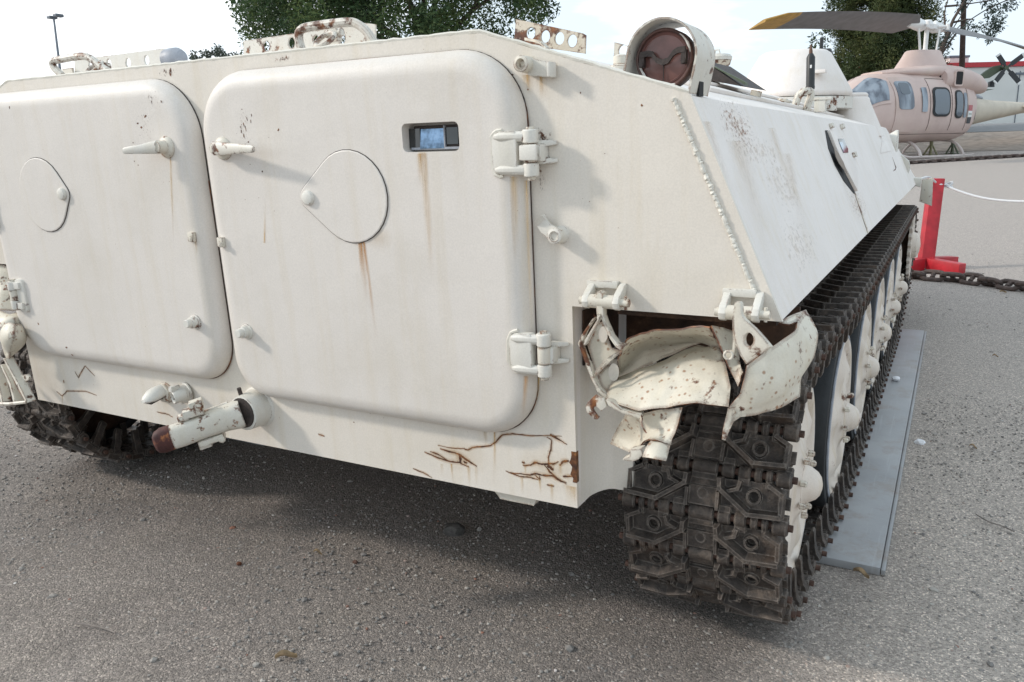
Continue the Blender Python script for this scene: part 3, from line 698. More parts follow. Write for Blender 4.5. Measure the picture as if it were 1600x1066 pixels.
# hook body: from the bush towards the lower left of the plate, well clear of it
A_ = base + Vector((-.006, -.06, -.002)); E_ = at((240,690), 1, A_.y - .175); D_ = E_ - A_; Ln = D_.length; ax = D_.normalized()
side = ax.cross(Vector((0,0,1))).normalized(); up = side.cross(ax).normalized()
def hk(s_, a_, u_): return A_ + ax*(s_*Ln) + side*a_ + up*u_
def ovalring(s_, w_, h_, du=0, n=16): return [hk(s_, w_*math.copysign(abs(math.cos(t))**.7, math.cos(t)), du + h_*math.copysign(abs(math.sin(t))**.7, math.sin(t))) for t in [2*PI*i/n for i in range(n)]]
b = B(); b.rings([ovalring(0,.036,.038), ovalring(.06,.039,.040), ovalring(.2,.030,.036), ovalring(.45,.026,.034,-.002), ovalring(.7,.026,.034,-.004), ovalring(.80,.026,.034,-.004)]); hb = b.build('hook_shank', M['hook'], tw, dent=.0015)
b = B(); b.rings([ovalring(.80,.0255,.0345,-.004), ovalring(.9,.025,.036,-.005), ovalring(.97,.022,.030,-.006), ovalring(1.0,.014,.020,-.006), ovalring(1.01,.004,.006,-.006)]); b.build('hook_tip', M['tip'], tw)
b = B(); b.tube([hk(.12, 0.02, .030), hk(.4, .026, .024), hk(.76, .026, .016)], [.010,.010,.007], 8); b.cyl(hk(.77,.02,.012), hk(.77,.036,.012), .010, n=12); b.build('hook_rib', M['hook'], tw)
b = B(); b.box(hk(.50,0,.047), (.055,.04,.022), Matrix((ax, side, up)).transposed()); b.box(hk(.44,0,.064), (.035,.03,.022), Matrix((ax, side, up)).transposed()); b.box(hk(.62,.002,.040), (.03,.036,.016), Matrix((ax, side, up)).transposed()); b.cyl(hk(.42,-.02,.060), hk(.42,.03,.060), .010, n=10); b.build('hook_latch', M['hook'], tw, bevel=.003, dent=.002)
b = B(); b.box(hk(.42,.0,-.046), (.07,.036,.018), Matrix((ax, side, up)).transposed()); b.cyl(hk(.30,-.02,-.052), hk(.30,.032,-.052), .011, n=10); b.box(hk(.50,.01,-.058), (.035,.03,.016), Matrix((ax, side, up)).transposed()); b.build('hook_lug', M['hook'], tw, bevel=.003, dent=.002)

# --- roof fittings along the rear edge
def tubeloop(ctrl, r, n=6):
    pts = []
    P = [Vector(p) for p in ctrl]
    for i in range(len(P)-1):
        p0 = P[max(i-1,0)]; p1 = P[i]; p2 = P[i+1]; p3 = P[min(i+2,len(P)-1)]
        for k in range(n):
            t = k/n; pts.append(.5*((2*p1) + (p2-p0)*t + (2*p0-5*p1+4*p2-p3)*t*t + (3*p1-p0-3*p2+p3)*t**3))
    return pts + [P[-1]]
def grab(pxs, ys, r, nm):
    pts = [at(q, 1, y) for q, y in zip(pxs, ys)]; b = B(); b.tube(tubeloop(pts, r), r, 10); return b.build(nm, M['hook'], V)
grab([(474,84), (467,62), (470,47), (490,41), (543,35), (560,39), (575,52), (587,72)], [-.03]*8, .0105, 'grab_handle')
grab([(98,119), (84,105), (84,96), (100,92), (128,88), (142,92), (156,103), (168,111)], [-.03]*8, .0105, 'grab_handle')
def loopring(c, r, tr, u, w, nm, mat):
    b = B(); pts = circ(c, r, 18, u, w); b.tube(pts + [pts[0]], tr, 8, False); return b.build(nm, mat, V)
b = B(); p_ = at((508,62), 1, .03); b.tube(circ(p_, .026, 16, (1,0,.1), (0,.75,.66)) + [circ(p_, .026, 16, (1,0,.1), (0,.75,.66))[0]], .006, 8, False); b.box(p_ + Vector((.006,.03,.012)), (.03,.02,.03)); b.cyl(p_ + Vector((-.02,.03,.018)), p_ + Vector((.03,.03,.018)), .010); b.build('lashing_ring', M['hook'], V)
b = B(); p_ = at((148,106), 1, .03); b.tube(circ(p_, .026, 16, (1,0,.1), (0,.75,.66)) + [circ(p_, .026, 16, (1,0,.1), (0,.75,.66))[0]], .006, 8, False); b.box(p_ + Vector((.006,.03,.0)), (.03,.02,.03)); b.build('lashing_ring', M['hook'], V)
def perf(corners, holes, y, mat, hr=.0125, th=.006):
    cs = [at(q, 1, y) for q in corners]
    hs = [circ(at(q, 1, y), hr, 14, (1,0,0), (0,0,1.15)) for q in holes]
    b = B(); b.plate(cs, hs, (0, th, 0)); return b.build('perforated_bracket', mat, V)
perf([(380,64), (381,92), (586,72), (586,38), (570,36)], [(416,72), (455,67), (494,64), (534,60)], .14, M['hook'])
perf([(116,94), (117,122), (263,108), (262,82), (254,76)], [(142,101), (170,100), (200,98), (229,94)], .14, M['fit'])
b = B(); p0, p1 = at((98,108), 1, .13), at((116,121), 1, .13); b.box((p0+p1)/2, (abs(p1.x-p0.x), .006, abs(p1.z-p0.z))); b.build('perforated_bracket', M['fitr'], V)
perf([(806,30), (803,66), (818,70), (914,84), (915,55), (910,52)], [(829,52), (852,57), (874,60), (894,64)], .20, M['perf'])
perf([(960,66), (958,100), (990,104), (990,74)], [(974,80)], .55, M['fitr'], .014)
b = B(); p_ = at((970,85), 1, .5); b.lathe(p_ - Vector((0,0,.06)), (0,0,1), [(.04,0), (.035,.03), (.02,.034), (.02,.055), (.01,.06)], 16); b.build('filler_cap', M['fitr'], V)
b = B(); p_ = at((275,90), 1, .12); b.lathe(p_ + Vector((-.034,.0,-.004)), (1,.0,.05), [(.030,0), (.031,.02), (.029,.045), (.020,.060), (.006,.066)], 20); b.build('marker_lamp', M['grey'], V)
# flat strip hook on the slope, below the rusty bracket
b = B(); pts = [at(q, 1, y) for q, y in (((823,64), .14), ((836,66), .12), ((848,71), .10), ((856,79), .09))]
b.rings([[p + Vector((0,-.012,0)), p + Vector((0,.012,0)), p + Vector((0,.012,.006)), p + Vector((0,-.012,.006))] for p in pts]); b.build('strap_hook', M['fitr'], V)

# --- rear floodlight with its arched guard on the roof corner
LY = .05
c = at((1038,92), 1, LY-.02); Rl = .0575
b = B(); b.lathe(c + Vector((0,.09,0)), (0,-1,0), [(.02,0), (.045,.02), (Rl,.055), (Rl,.086), (Rl*.97,.09), (Rl*.93,.094), (Rl*.90,.088)], 36); lp = b.build('work_lamp', M['lamprim'], V)
b = B(); b.lathe(c + Vector((0,.004,0)), (0,-1,0), [(Rl*.9,0), (Rl*.88,.002), (Rl*.80,.004), (Rl*.78,.0025), (Rl*.4,.005), (.001,.0065)], 36); b.build('lamp_cover', M['lens'], lp)
b = B(); b.box(c + Vector((0,-.0035,-.026)), (.0012,.002,.05)); b.build('cover_seam', M['darkiron'], lp)
rim = circ(c + Vector((0,-.003,0)), Rl*.955, 40)
b = B(); b.tube(rim + [rim[0]], .0032, 6, False); b.build('rim_bead', M['lamprim'], lp)
b = B(); b.tube([p + Vector((0,-.003,0)) for p in rim[27:34]], [.001,.003,.0035,.002,.003,.004,.001], 6); b.tube([p + Vector((0,-.003,0)) for p in rim[1:7]], [.001,.0022,.003,.002,.0016,.001], 6); b.tube([p + Vector((0.004,-.003,0.004)) for p in rim[21:26]], [.001,.003,.0022,.003,.001], 6); b.build('chipped_paint', M['lampwhite'], lp)
b = B(); bar = [c + Vector((x, -.011, z)) for x, z in ((-.046,.009), (-.030,.011), (-.021,.009), (-.012,-.003), (0,-.008), (.012,-.005), (.022,.008), (.031,.013), (.046,.014))]
b.rings([[p + Vector((0,-.004,-.0055)), p + Vector((0,.004,-.0055)), p + Vector((0,.004,.0055)), p + Vector((0,-.004,.0055))] for p in bar])
for x, z in ((-.043,.006), (.043,.008)): b.box(c + Vector((x,-.008,z-.008)), (.010,.012,.026)); b.cyl(c + Vector((x,-.018,z-.016)), c + Vector((x,0,z-.016)), .0045)
b.build('cover_clamp', M['darkiron'], lp)
b = B()                                                     # arched sheet guard
Ro = .072; arcs = []
foot = 1.0
path = [(-Ro*1.0, -.050)] + [(Ro*math.cos(a), Ro*math.sin(a)) for a in [PI - PI*i/22 for i in range(23)]] + [(Ro*1.0, -.060)]
TLT = -.20; path = [(x*math.cos(TLT) - z*math.sin(TLT), x*math.sin(TLT) + z*math.cos(TLT)) for x, z in path]
cc = c + Vector((.004, 0, .002))
outer = [[cc + Vector((x, y, z)) for x, z in path] for y, s_ in ((-.035, 0), (.02, .0), (.10, .0))]
b.sheet(outer); gd = b.build('lamp_guard', M['hook'], V, solid=.004)
b = B(); b.box(cc + Vector((.0615,.03,-.062)), (.006,.03,.028)); b.build('guard_slot', M['black'], gd)
b = B(); b.box(cc + Vector((.0,.03,-.075)), (.15,.12,.012), Matrix.Rotation(.30, 3, 'Y')); b.cyl(c + Vector((0,.04,-.085)), c + Vector((0,.05,-.05)), .016); b.build('lamp_bracket', M['under'], lp)
b = B(); b.box(cc + Vector((-.080,-.030,-.040)), (.016,.012,.022)); b.build('guard_foot', M['fitr'], gd, bevel=.002)

# --- roof: raised slabs on the right slope, hatch, vent, turret, cupola
SL = Vector((1.301-.845, 0, 1.315-1.461)); SLn = Vector((.146, 0, .456)).normalized()
def slope(k, y, h=0): return Vector((.845, y, 1.461)) + SL*k + SLn*h
b = B(); b.prism([slope(.05,.75), slope(.62,.75), slope(.62,.75,.012), slope(.05,.75,.012)], (0,3.2,0)); b.build('engine_hatch', M['side'], V, bevel=.003)
b = B(); b.prism([slope(.10,.9,.013), slope(.40,.9,.013), slope(.40,.9,.022), slope(.10,.9,.022)], (0,2.6,0)); b.build('hatch_strip', M['side'], V, bevel=.003)
for k, y in ((.30,.8), (.33,1.25), (.56,2.0)):
    b = B(); p = slope(k, y, .02); b.tube(circ(p, .022, 12, (1,0,-.3), (0,1,0)) + [circ(p, .022, 12, (1,0,-.3), (0,1,0))[0]], .006, 6, False); b.box(p, (.02,.05,.012)); b.build('hatch_clip', M['fitr'], V)
p = [at(q, 1, 1.2) for q in ((1098,94), (1100,124), (1150,131))]
b = B(); b.prism([p[0], p[1], p[2] + Vector((.02,0,-.01))], (.02,.30,.0)); b.build('raised_flap', M['darkiron'], V)
b = B(); b.prism([p[0] + Vector((-.01,-.004,.004)), p[0] + Vector((0,-.004,-.002)), p[2] + Vector((.03,-.004,-.006)), p[2] + Vector((.03,-.004,.004))], (.0,.04,0)); b.build('flap_edge', M['olive'], V)
p = at((1120,112), 1, 1.75); 
b = B(); b.lathe(p - Vector((0,0,.05)), (0,0,1), [(.028,0), (.028,.056)], 16); vn = b.build('roof_vent', M['fit'], V)
b = B(); b.lathe(p + Vector((0,0,.006)), (0,0,1), [(.030,0), (.050,.018), (.054,.034)], 24); b.build('vent_bowl', M['perf'], vn)
b = B(); b.lathe(p + Vector((0,0,.041)), (0,0,1), [(.056,0), (.058,.012), (.050,.022), (.02,.026)], 24); b.tube([p + Vector((-.012,0,.066)), p + Vector((-.008,0,.082)), p + Vector((.006,0,.082)), p + Vector((.01,0,.066))], .004, 6); b.build('vent_cap', M['fit'], vn)
p = at((1178,158), 1, 1.55); b = B(); b.box(p, (.040,.008,.075), Matrix.Rotation(.25, 3, 'Y')); b.build('slope_tab', M['fitr'], V, bevel=.002)
# turret
TY = 3.7
tl, trr = at((1152,146), 1, TY), at((1331,152), 1, TY); tt0, tt1 = at((1196,88), 1, TY), at((1302,88), 1, TY)
tc_ = Vector(((tl.x+trr.x)/2, TY, tl.z-.02)); rb = (trr.x-tl.x)/2; rt = (tt1.x-tt0.x)/2; hh = tt0.z - tl.z + .03
b = B(); b.lathe(tc_ - Vector((0,0,.03)), (0,0,1), [(rb*.97,0), (rb,.012), (rb*1.0,.03), (rb*.80,.03+hh*.48), (rt*1.05,.03+hh*.93), (rt*.92,.03+hh*1.0), (rt*.3,.03+hh*1.03)], 48); tu = b.build('turret', M['side'], V, ang=50)
b = B(); b.lathe(tc_ - Vector((0,0,.10)), (0,0,1), [(rb*1.02,0), (rb*1.02,.065)], 40); b.build('turret_ring', M['fit'], tu)
p = at((1280,112), 1, TY-rb*.75); b = B(); b.box(p, (.075,.06,.018)); b.build('turret_lug', M['side'], tu, bevel=.003)
p = at((1291,84), 1, TY+.1); b = B(); b.box(p, (.055,.06,.055)); b.lathe(p + Vector((.015,-.05,0)), (0,1,0), [(.022,0), (.024,.06)], 14); b.box(p + Vector((-.03,0,.045)), (.02,.03,.10)); b.build('sight_housing', M['blackpaint'], tu, bevel=.006)
b = B(); b.cyl(tc_ + Vector((0,.2,.12)), tc_ + Vector((0,1.5,.16)), .025, n=12); b.build('gun_barrel', M['fit'], tu)
# driver's cupola on the slope
CY = 4.0
p0, p1 = at((1288,196), 1, CY), at((1388,212), 1, CY); q0, q1 = at((1299,152), 1, CY), at((1352,153), 1, CY)
cc = Vector(((p0.x+p1.x)/2 - .03, CY, p1.z)); rb2 = (p1.x-p0.x)/2*1.05; rt2 = (q1.x-q0.x)/2*1.12; h2 = q0.z - p1.z
b = B()
rs = []
for k, rr, dx in ((0, rb2, 0), (.85, rt2*1.08, -.018), (.93, rt2*1.05, -.02), (1.0, rt2*.92, -.022)): rs.append([cc + Vector((dx + rr*math.cos(a), rr*math.sin(a), h2*k)) for a in [2*PI*i/40 for i in range(40)]])
b.rings(rs); cu = b.build('cupola', M['side'], V, ang=50)
b = B(); b.lathe(cc + Vector((-.022,0,h2*.985)), (0,0,1), [(rt2*.98,0), (rt2*.98,.012), (rt2*.9,.020), (.01,.022)], 36); b.build('cupola_lid', M['side'], cu)
p = at((1300,165), 1, CY-.5); b = B(); b.box(p, (.05,.06,.06)); b.build('periscope_box', M['fit'], V, bevel=.004)
# antenna base and its bent guard tube
AY = 2.3
pts = [at(q, 1, AY) for q in ((1238,172), (1246,154), (1252,146), (1258,142))] + [at(q, 1, AY+.05) for q in ((1266,143), (1267,150), (1262,164), (1257,177))]
pts[0] += Vector((-.004,0,-.05)); pts[-1] += Vector((-.004,0,-.05))
b = B(); b.tube(tubeloop(pts, .02), .0165, 10); b.build('guard_tube', M['hook'], V)
AY = 2.55
pb, pm, pt_ = at((1266,140), 1, AY), at((1267,86), 1, AY), at((1267,70), 1, AY)
Lb = (pm-pb).length; b = B(); b.lathe(pb, pm-pb, [(.019,0), (.021,.01), (.0195,Lb*.12), (.0195,Lb*.93), (.010,Lb*1.04)], 18); an = b.build('antenna_base', M['blackpaint'], V)
b = B(); b.lathe(pm, pt_-pm, [(.009,0), (.008,.02), (.003,(pt_-pm).length)], 12); b.build('antenna_tip', M['brown'], an)
b = B(); b.cyl(pb - Vector((0,0,.03)), pb, .010); b.box(pb + Vector((.04,0,-.045)), (.12,.06,.012)); b.box(pb + Vector((.05,0,-.075)), (.05,.05,.06)); b.build('antenna_mount', M['fit'], an, bevel=.003)
p = at((1267,104), 1, AY-.021); b = B(); b.box(p, (.008,.002,.014)); b.build('antenna_badge', M['white'], an)
# --- right side plate: firing port, vision slit, seam, front fittings
SA, SB = Vector((1.488, 0, .887)), Vector((1.301, 0, 1.315))
sdir = (SB-SA); snrm = Vector((sdir.z, 0, -sdir.x)).normalized()
def sideat(q, off=.0):
    d = ray(q); p0 = SA + snrm*off; t = (p0-CAM).dot(snrm)/d.dot(snrm); return CAM + d*t
def sidepoly(pxs, o0, o1, name, mat, par=V, bev=0):
    b = B(); b.prism([sideat(q, o0) for q in pxs], snrm*(o1-o0)); return b.build(name, mat, par, bevel=bev)
sidepoly([(1289,204), (1293,204), (1300,225), (1312,255), (1325,280), (1336,302), (1334,303), (1318,283), (1304,258), (1294,232)], .0006, .0016, 'port_gap', M['black'])
sp = sidepoly([(1292,205), (1301,212), (1316,226), (1327,244), (1336,270), (1336,300), (1325,279), (1312,254), (1300,226)], .0008, .012, 'firing_port_cover', M['side'], V, .002)
sidepoly([(1309,217), (1318,217), (1325,233), (1325,239), (1318,239)], .0125, .0135, 'vision_slit', M['prism'], sp)
sidepoly([(1311,222), (1316,222), (1322,238), (1318,239)], .0137, .0147, 'slit_glass', M['mirror'], sp)
for q in ((1297,197), (1314,198), (1318,243), (1333,242)):
    sidepoly([(q[0]-2,q[1]-3), (q[0]+1,q[1]-3), (q[0]+3,q[1]+4), (q[0],q[1]+4)], .0006, .012, 'cover_clip', M['fitr'], V, .001)
sidepoly([(1303,232), (1309,238), (1318,254), (1324,272), (1320,268), (1311,256), (1306,246)], .0130, .0138, 'worn_patch', M['bank'], sp)
sidepoly([(1335,302), (1336.2,302), (1357,364), (1355.6,365)], .0006, .0022, 'plate_seam', M['perf'])
sidepoly([(1375,240), (1378,222), (1384,221), (1392,236)], .0006, .004, 'side_panel', M['side'], V, .001)
sidepoly([(1394,246), (1397,254), (1400.5,262), (1399,266), (1395,268), (1399.5,263), (1398,256)], .0006, .0016, 'bent_wire', M['rust'])
# front: headlight pot and angled trim plate beyond the glacis corner
p = at((1389,226), 1, 4.9); b = B(); b.lathe(p + Vector((-.1,0,0)), (1,0,0), [(.07,0), (.075,.10), (.10,.14), (.10,.155)], 20); b.build('headlight', M['fit'], V)
b = B(); q = [at(k, 1, 5.2) for k in ((1388,232), (1400,235), (1420,252), (1422,262), (1418,275), (1404,258))]; b.prism(q, (0,.08,0)); b.build('trim_vane', M['fit'], V, bevel=.005)
# ------------------------------------------------------------------ torn rear mudguards
def Z7(x, y, Y): return at((860 + x/3.135, 400 + y/3.135), 1, Y)
def mudhinge(pxs):                                         # bracket: two cheeks from a pad, a pin between them
    (xl, yt), (xr, _), (cl, cy), (crx, _), pin_y = pxs
    z1 = rp((xl, yt), 0)[1]; xa, xb = rp((xl, yt), 0)[0], rp((xr, yt), 0)[0]; zp = rp((cl, cy), .045)[1]
    xa2, xb2 = rp((cl, cy), .045)[0], rp((crx, cy), .045)[0]
    b = B(); b.prism([RP(x, 0, z) for x, z in ((xa, z1), (xb, z1), (xb, z1-.016), (xa, z1-.016))], (0, -.014, 0)); h = b.build('mudguard_hinge', M['fit'], V, bevel=.003)
    for x in (xa2+.004, xb2-.004):
        b = B(); pr = [(0, z1-.004), (.012, z1-.006), (.050, zp+.012), (.056, zp), (.052, zp-.012), (.040, zp-.017), (.028, zp-.012), (0, zp+.02)]
        b.prism([RP(x-.007, o_, z_) for o_, z_ in pr], (.014,0,0)); b.build('hinge_cheek', M['fit'], h, bevel=.002)
    b = B(); b.cyl(RP(xa2-.012, .040, zp), RP(xb2+.022, .040, zp), .0085, n=12); b.cyl(RP(xa2+.008, .040, zp), RP(xb2-.008, .040, zp), .0145, n=16); b.build('hinge_tube', M['fitr'], h)
    b = B(); b.cyl(RP(xb2+.014, .040, zp-.014), RP(xb2+.014, .040, zp+.014), .0035, n=8); b.build('split_pin', M['fitr'], h)
mudhinge([(920,436), (968,440), (913,470), (966,476), 0]); mudhinge([(1131,449), (1184,455), (1126,488), (1184,494), 0])
MG = B(); MG.sheet([[Z7(345,465,-.05), Z7(380,410,-.045), Z7(490,360,-.04), Z7(640,352,-.04), Z7(740,340,-.05), Z7(782,346,-.06)],
          [Z7(335,500,.0), Z7(390,450,.03), Z7(490,410,.05), Z7(630,395,.05), Z7(730,380,.03), Z7(800,385,-.0)],
          [Z7(330,555,.05), Z7(400,515,.09), Z7(490,480,.12), Z7(620,445,.12), Z7(730,418,.10), Z7(820,425,.05)],
          [Z7(318,610,.07), Z7(400,570,.10), Z7(490,535,.12), Z7(610,475,.13), Z7(720,432,.12), Z7(830,450,.06)]])
mg = MG.build('torn_mudguard', [M['torn'], M['edge']], V, solid=.003, sub=3, dent=.003, ang=22)
def part(grid, name='mudguard_sheet', sub=3, dent=.003, mat='torn', th=.003, par=None):
    b = B(); b.sheet(grid); return b.build(name, [M[mat], M['edge']], par or mg, solid=th, sub=sub, dent=dent, ang=22)
part([[Z7(325,600,.06), Z7(410,560,.08), Z7(500,530,.09), Z7(610,480,.10), Z7(720,440,.10), Z7(830,455,.05)],
      [Z7(300,640,.0), Z7(400,600,.0), Z7(510,565,.0), Z7(630,520,.01), Z7(750,500,.01), Z7(860,540,-.0)],
      [Z7(285,670,-.04), Z7(390,665,-.05), Z7(500,650,-.055), Z7(640,625,-.05), Z7(760,615,-.05), Z7(885,640,-.05)],
      [Z7(272,700,-.07), Z7(350,732,-.085), Z7(430,755,-.09), Z7(565,742,-.09), Z7(720,720,-.09), Z7(872,742,-.08)]])
part([[Z7(782,346,-.06), Z7(838,352,-.02), Z7(895,372,.01)], [Z7(850,492,-.075), Z7(885,480,-.045), Z7(925,485,-.02)], [Z7(920,640,-.10), Z7(932,610,-.10), Z7(945,570,-.10)]], dent=.002)
# big flap folded outwards on the right
part([[Z7(962,540,-.125), Z7(1075,452,-.09), Z7(1190,372,-.02), Z7(1212,322,.03), Z7(1252,262,.10)],
      [Z7(945,610,-.125), Z7(1060,540,-.105), Z7(1180,460,-.05), Z7(1240,410,.01), Z7(1313,385,.07)],
      [Z7(925,680,-.125), Z7(1040,640,-.11), Z7(1165,590,-.07), Z7(1225,560,-.02), Z7(1295,500,.045)],
      [Z7(868,748,-.125), Z7(1000,725,-.115), Z7(1130,690,-.08), Z7(1190,650,-.04), Z7(1240,590,.02)],
      [Z7(852,840,-.125), Z7(930,792,-.118), Z7(1050,768,-.085), Z7(1165,725,-.045), Z7(1226,690,.0)]], dent=.0025)
part([[Z7(868,748,-.128), Z7(905,742,-.127)], [Z7(845,850,-.135), Z7(895,815,-.125)], [Z7(840,900,-.14), Z7(856,905,-.138)]], sub=2, dent=.001)
part([[Z7(1140,312,.01), Z7(1190,285,.06), Z7(1252,262,.10)], [Z7(1120,330,.0), Z7(1170,338,.0), Z7(1212,322,.03)]], dent=.001)
# triangular link plate with a hole
Yl = -.105
hole = [Z7(970 + 24*math.cos(a), 410 + 34*math.sin(a), Yl) for a in [2*PI*i/18 for i in range(18)]]
outl = [Z7(x, y, Yl) for x, y in ((912,222), (900,232), (890,300), (893,360), (905,430), (930,490), (958,533), (1020,490), (1078,446), (1045,405), (1000,355), (952,312), (935,290), (932,235), (925,224))]
b = B(); b.plate(outl, [hole], (.004, .007, 0)); b.build('link_plate', M['fitr'], mg, bevel=.0015)
b = B(); b.prism([Z7(x, y, -.10) for x, y in ((890,300), (900,300), (912,430), (900,480), (880,510), (858,500), (850,490), (868,470), (890,470), (893,420))], (0, .02, 0)); b.tube(circ(Z7(872,487,-.108), .008, 12) + [circ(Z7(872,487,-.108), .008, 12)[0]], .003, 6, False); b.build('link_hook', M['fitr'], mg, bevel=.001)
# forked strap from the left hinge
def strap(pxs, Y, th, name, mat='fitr'):
    b = B(); b.prism([Z7(x, y, Y) for x, y in pxs], (0, th, 0)); return b.build(name, M[mat], mg, bevel=.0015)
strap([(220,195), (228,176), (242,174), (256,186), (258,290), (270,330), (300,395), (330,432), (364,440), (346,466), (322,452), (290,405), (262,345), (244,300), (232,300), (225,285)], -.075, .022, 'forked_strap')
strap([(228,285), (244,292), (238,320), (200,385), (172,440), (158,438), (168,410), (205,350), (226,315)], -.082, .012, 'forked_strap')
strap([(205,308), (222,300), (176,370), (152,430), (170,480), (198,545), (212,600), (240,650), (285,690), (268,708), (228,664), (200,605), (182,560), (150,470), (133,430), (150,390)], -.055, .014, 'side_strip')
strap([(180,440), (222,330), (262,320), (280,400), (300,450), (345,465), (225,585), (205,520)], .01, .004, 'inner_gusset', 'torn')
b = B(); pts = circ(Z7(258,395,.004), .0, 4); b.prism([Z7(258+22*math.cos(a), 385+40*math.sin(a), .006) for a in [2*PI*i/16 for i in range(16)]], (0, .002, 0)); b.build('gusset_hole', M['paint'], mg)
strap([(345,465), (352,470), (290,520), (228,588), (214,584), (222,560), (262,512), (315,478)], -.055, .004, 'torn_crease', 'torn')
strap([(228,590), (260,540), (300,530), (335,560), (330,600), (280,670), (250,640)], .02, .004, 'inner_gusset', 'torn')
b = B(); b.prism([Z7(310+26*math.cos(a), 570+44*math.sin(a), .017) for a in [2*PI*i/16 for i in range(16)]], (0, .002, 0)); b.build('gusset_hole', M['paint'], mg)
strap([(222,680), (182,716), (172,740), (178,768), (214,800), (228,803), (238,792), (216,766), (208,750), (216,738), (232,744), (248,762), (276,738), (262,700)], -.085, .007, 'hook_plate', 'hook')
strap([(270,705), (295,712), (345,752), (400,768), (445,775), (442,800), (400,788), (335,765), (285,735)], -.09, .02, 'stay_bar')
# lower hanging scrap
part([[Z7(372,775,-.03), Z7(445,768,-.06), Z7(540,752,-.075), Z7(642,740,-.08)], [Z7(330,840,-.01), Z7(440,835,-.03), Z7(530,850,-.07), Z7(620,840,-.085)], [Z7(300,890,.0), Z7(420,905,-.02), Z7(510,890,-.09), Z7(600,890,-.095)], [Z7(285,920,.0), Z7(385,962,-.02), Z7(500,905,-.11), Z7(590,926,-.10)]], dent=.003)
part([[Z7(500,890,-.10), Z7(545,900,-.10), Z7(588,926,-.10)], [Z7(470,935,-.12), Z7(520,950,-.125), Z7(578,965,-.115)], [Z7(450,985,-.13), Z7(510,995,-.14), Z7(565,1005,-.13)]], dent=.002)
part([[Z7(440,770,-.085), Z7(450,800,-.10), Z7(460,850,-.11)], [Z7(436,800,-.09), Z7(445,835,-.11), Z7(475,865,-.12)]], dent=.001)
strap([(390,950), (445,945), (455,975), (428,1000), (405,1008), (355,1002), (352,995), (388,985)], -.12, .025, 'torn_tab')
# left mudguard
def ZL(x, y, Y): return at((x/4.1, 380 + y/4.1), 1, Y)
b = B(); b.sheet([[ZL(-400,150,.0), ZL(-160,140,.0), ZL(0,135,-.0), ZL(60,150,-.0)], [ZL(-400,260,-.02), ZL(-160,250,-.02), ZL(0,250,-.02), ZL(78,245,-.0)], [ZL(-400,350,-.04), ZL(-160,350,-.03), ZL(0,350,-.04), ZL(92,345,-.01)], [ZL(-400,430,-.05), ZL(-160,430,-.05), ZL(0,430,-.06), ZL(120,440,-.02)]])
ml = b.build('torn_mudguard', [M['torn'], M['edge']], V, solid=.003, sub=3, dent=.003, ang=22)
def partL(g_, **k): return part([[ZL(*p) for p in r] for r in g_], par=ml, **k)
partL([[(-200,430,-.05), (0,430,-.06), (60,455,-.05), (120,440,-.02)], [(-200,500,-.08), (0,500,-.09), (90,480,-.07), (162,505,-.02)], [(-200,540,-.09), (0,545,-.10), (100,520,-.07), (175,600,-.01)]], dent=.002)
partL([[(25,545,-.08), (95,520,-.10), (150,540,-.06)], [(0,600,-.09), (90,600,-.12), (172,610,-.05)], [(20,700,-.09), (60,700,-.11), (165,640,-.05)], [(35,738,-.09), (60,738,-.10), (70,730,-.07)]], dent=.002)
partL([[(28,740,-.10), (70,745,-.08)], [(70,840,-.11), (105,840,-.07)], [(110,930,-.12), (150,900,-.07)], [(165,1020,-.13), (212,995,-.08)]], dent=.001)
for x0, x1 in ((-150,-70), (-70,12), (0,92), (18,172)):
    b = B(); b.prism([ZL(x0,780 if x0 < 10 else 740,-.11), ZL(x0+10,780 if x0 < 10 else 740,-.11), ZL((x0+x1)/2+22,900,-.12), ZL(x1+5,1022,-.13), ZL(x1-7,1022,-.13), ZL((x0+x1)/2+8,900,-.12)], (0, .03, 0)); b.build('mudguard_rib', M['fitr'], ml)
b = B(); b.tube([ZL(-200,1010,-.12), ZL(-60,1030,-.13), ZL(60,1030,-.13), ZL(170,1018,-.13), ZL(212,996,-.09)], .006, 6); b.build('mudguard_rim', M['fitr'], ml)
b = B(); b.plate([ZL(x, y, -.10) for x, y in ((100,855), (175,840), (188,858), (184,880), (130,895), (108,885))], [circ(ZL(160,862,-.10), .005, 10)], (0,.006,0)); b.build('mudguard_tab', M['fitr'], ml)

# ------------------------------------------------------------------ tracks
PIN = .0; XT = 1.318; HW = .200                            # track centre line and half width of the cast body
IDY, IDZ, IDR = .465, .36, .330
WY = [1.20, 1.90, 2.60, 3.30, 4.0]; WZ, WR = .318, .33
SPY, SPZ, SPR = 5.15, .46, .27
pts = []
def cpts(y, z, r): return [(y + r*math.cos(a), z + r*math.sin(a)) for a in [2*PI*i/96 for i in range(96)]]
P_ = cpts(IDY, IDZ, IDR) + [p for w in WY for p in cpts(w, WZ, WR)] + cpts(SPY, SPZ, SPR)
P_ = sorted(set((round(a, 5), round(c, 5)) for a, c in P_))
def cross(o, a, b_): return (a[0]-o[0])*(b_[1]-o[1]) - (a[1]-o[1])*(b_[0]-o[0])
lo_, up_ = [], []
for p in P_:
    while len(lo_) >= 2 and cross(lo_[-2], lo_[-1], p) <= 0: lo_.pop()
    lo_.append(p)
for p in reversed(P_):
    while len(up_) >= 2 and cross(up_[-2], up_[-1], p) <= 0: up_.pop()
    up_.append(p)
hullp = lo_[:-1] + up_[:-1]                                # counter-clockwise: bottom run goes forward (+y)
seg = [math.dist(hullp[i], hullp[(i+1) % len(hullp)]) for i in range(len(hullp))]; TL = sum(seg)
NL = round(TL / .108); PITCH = TL / NL
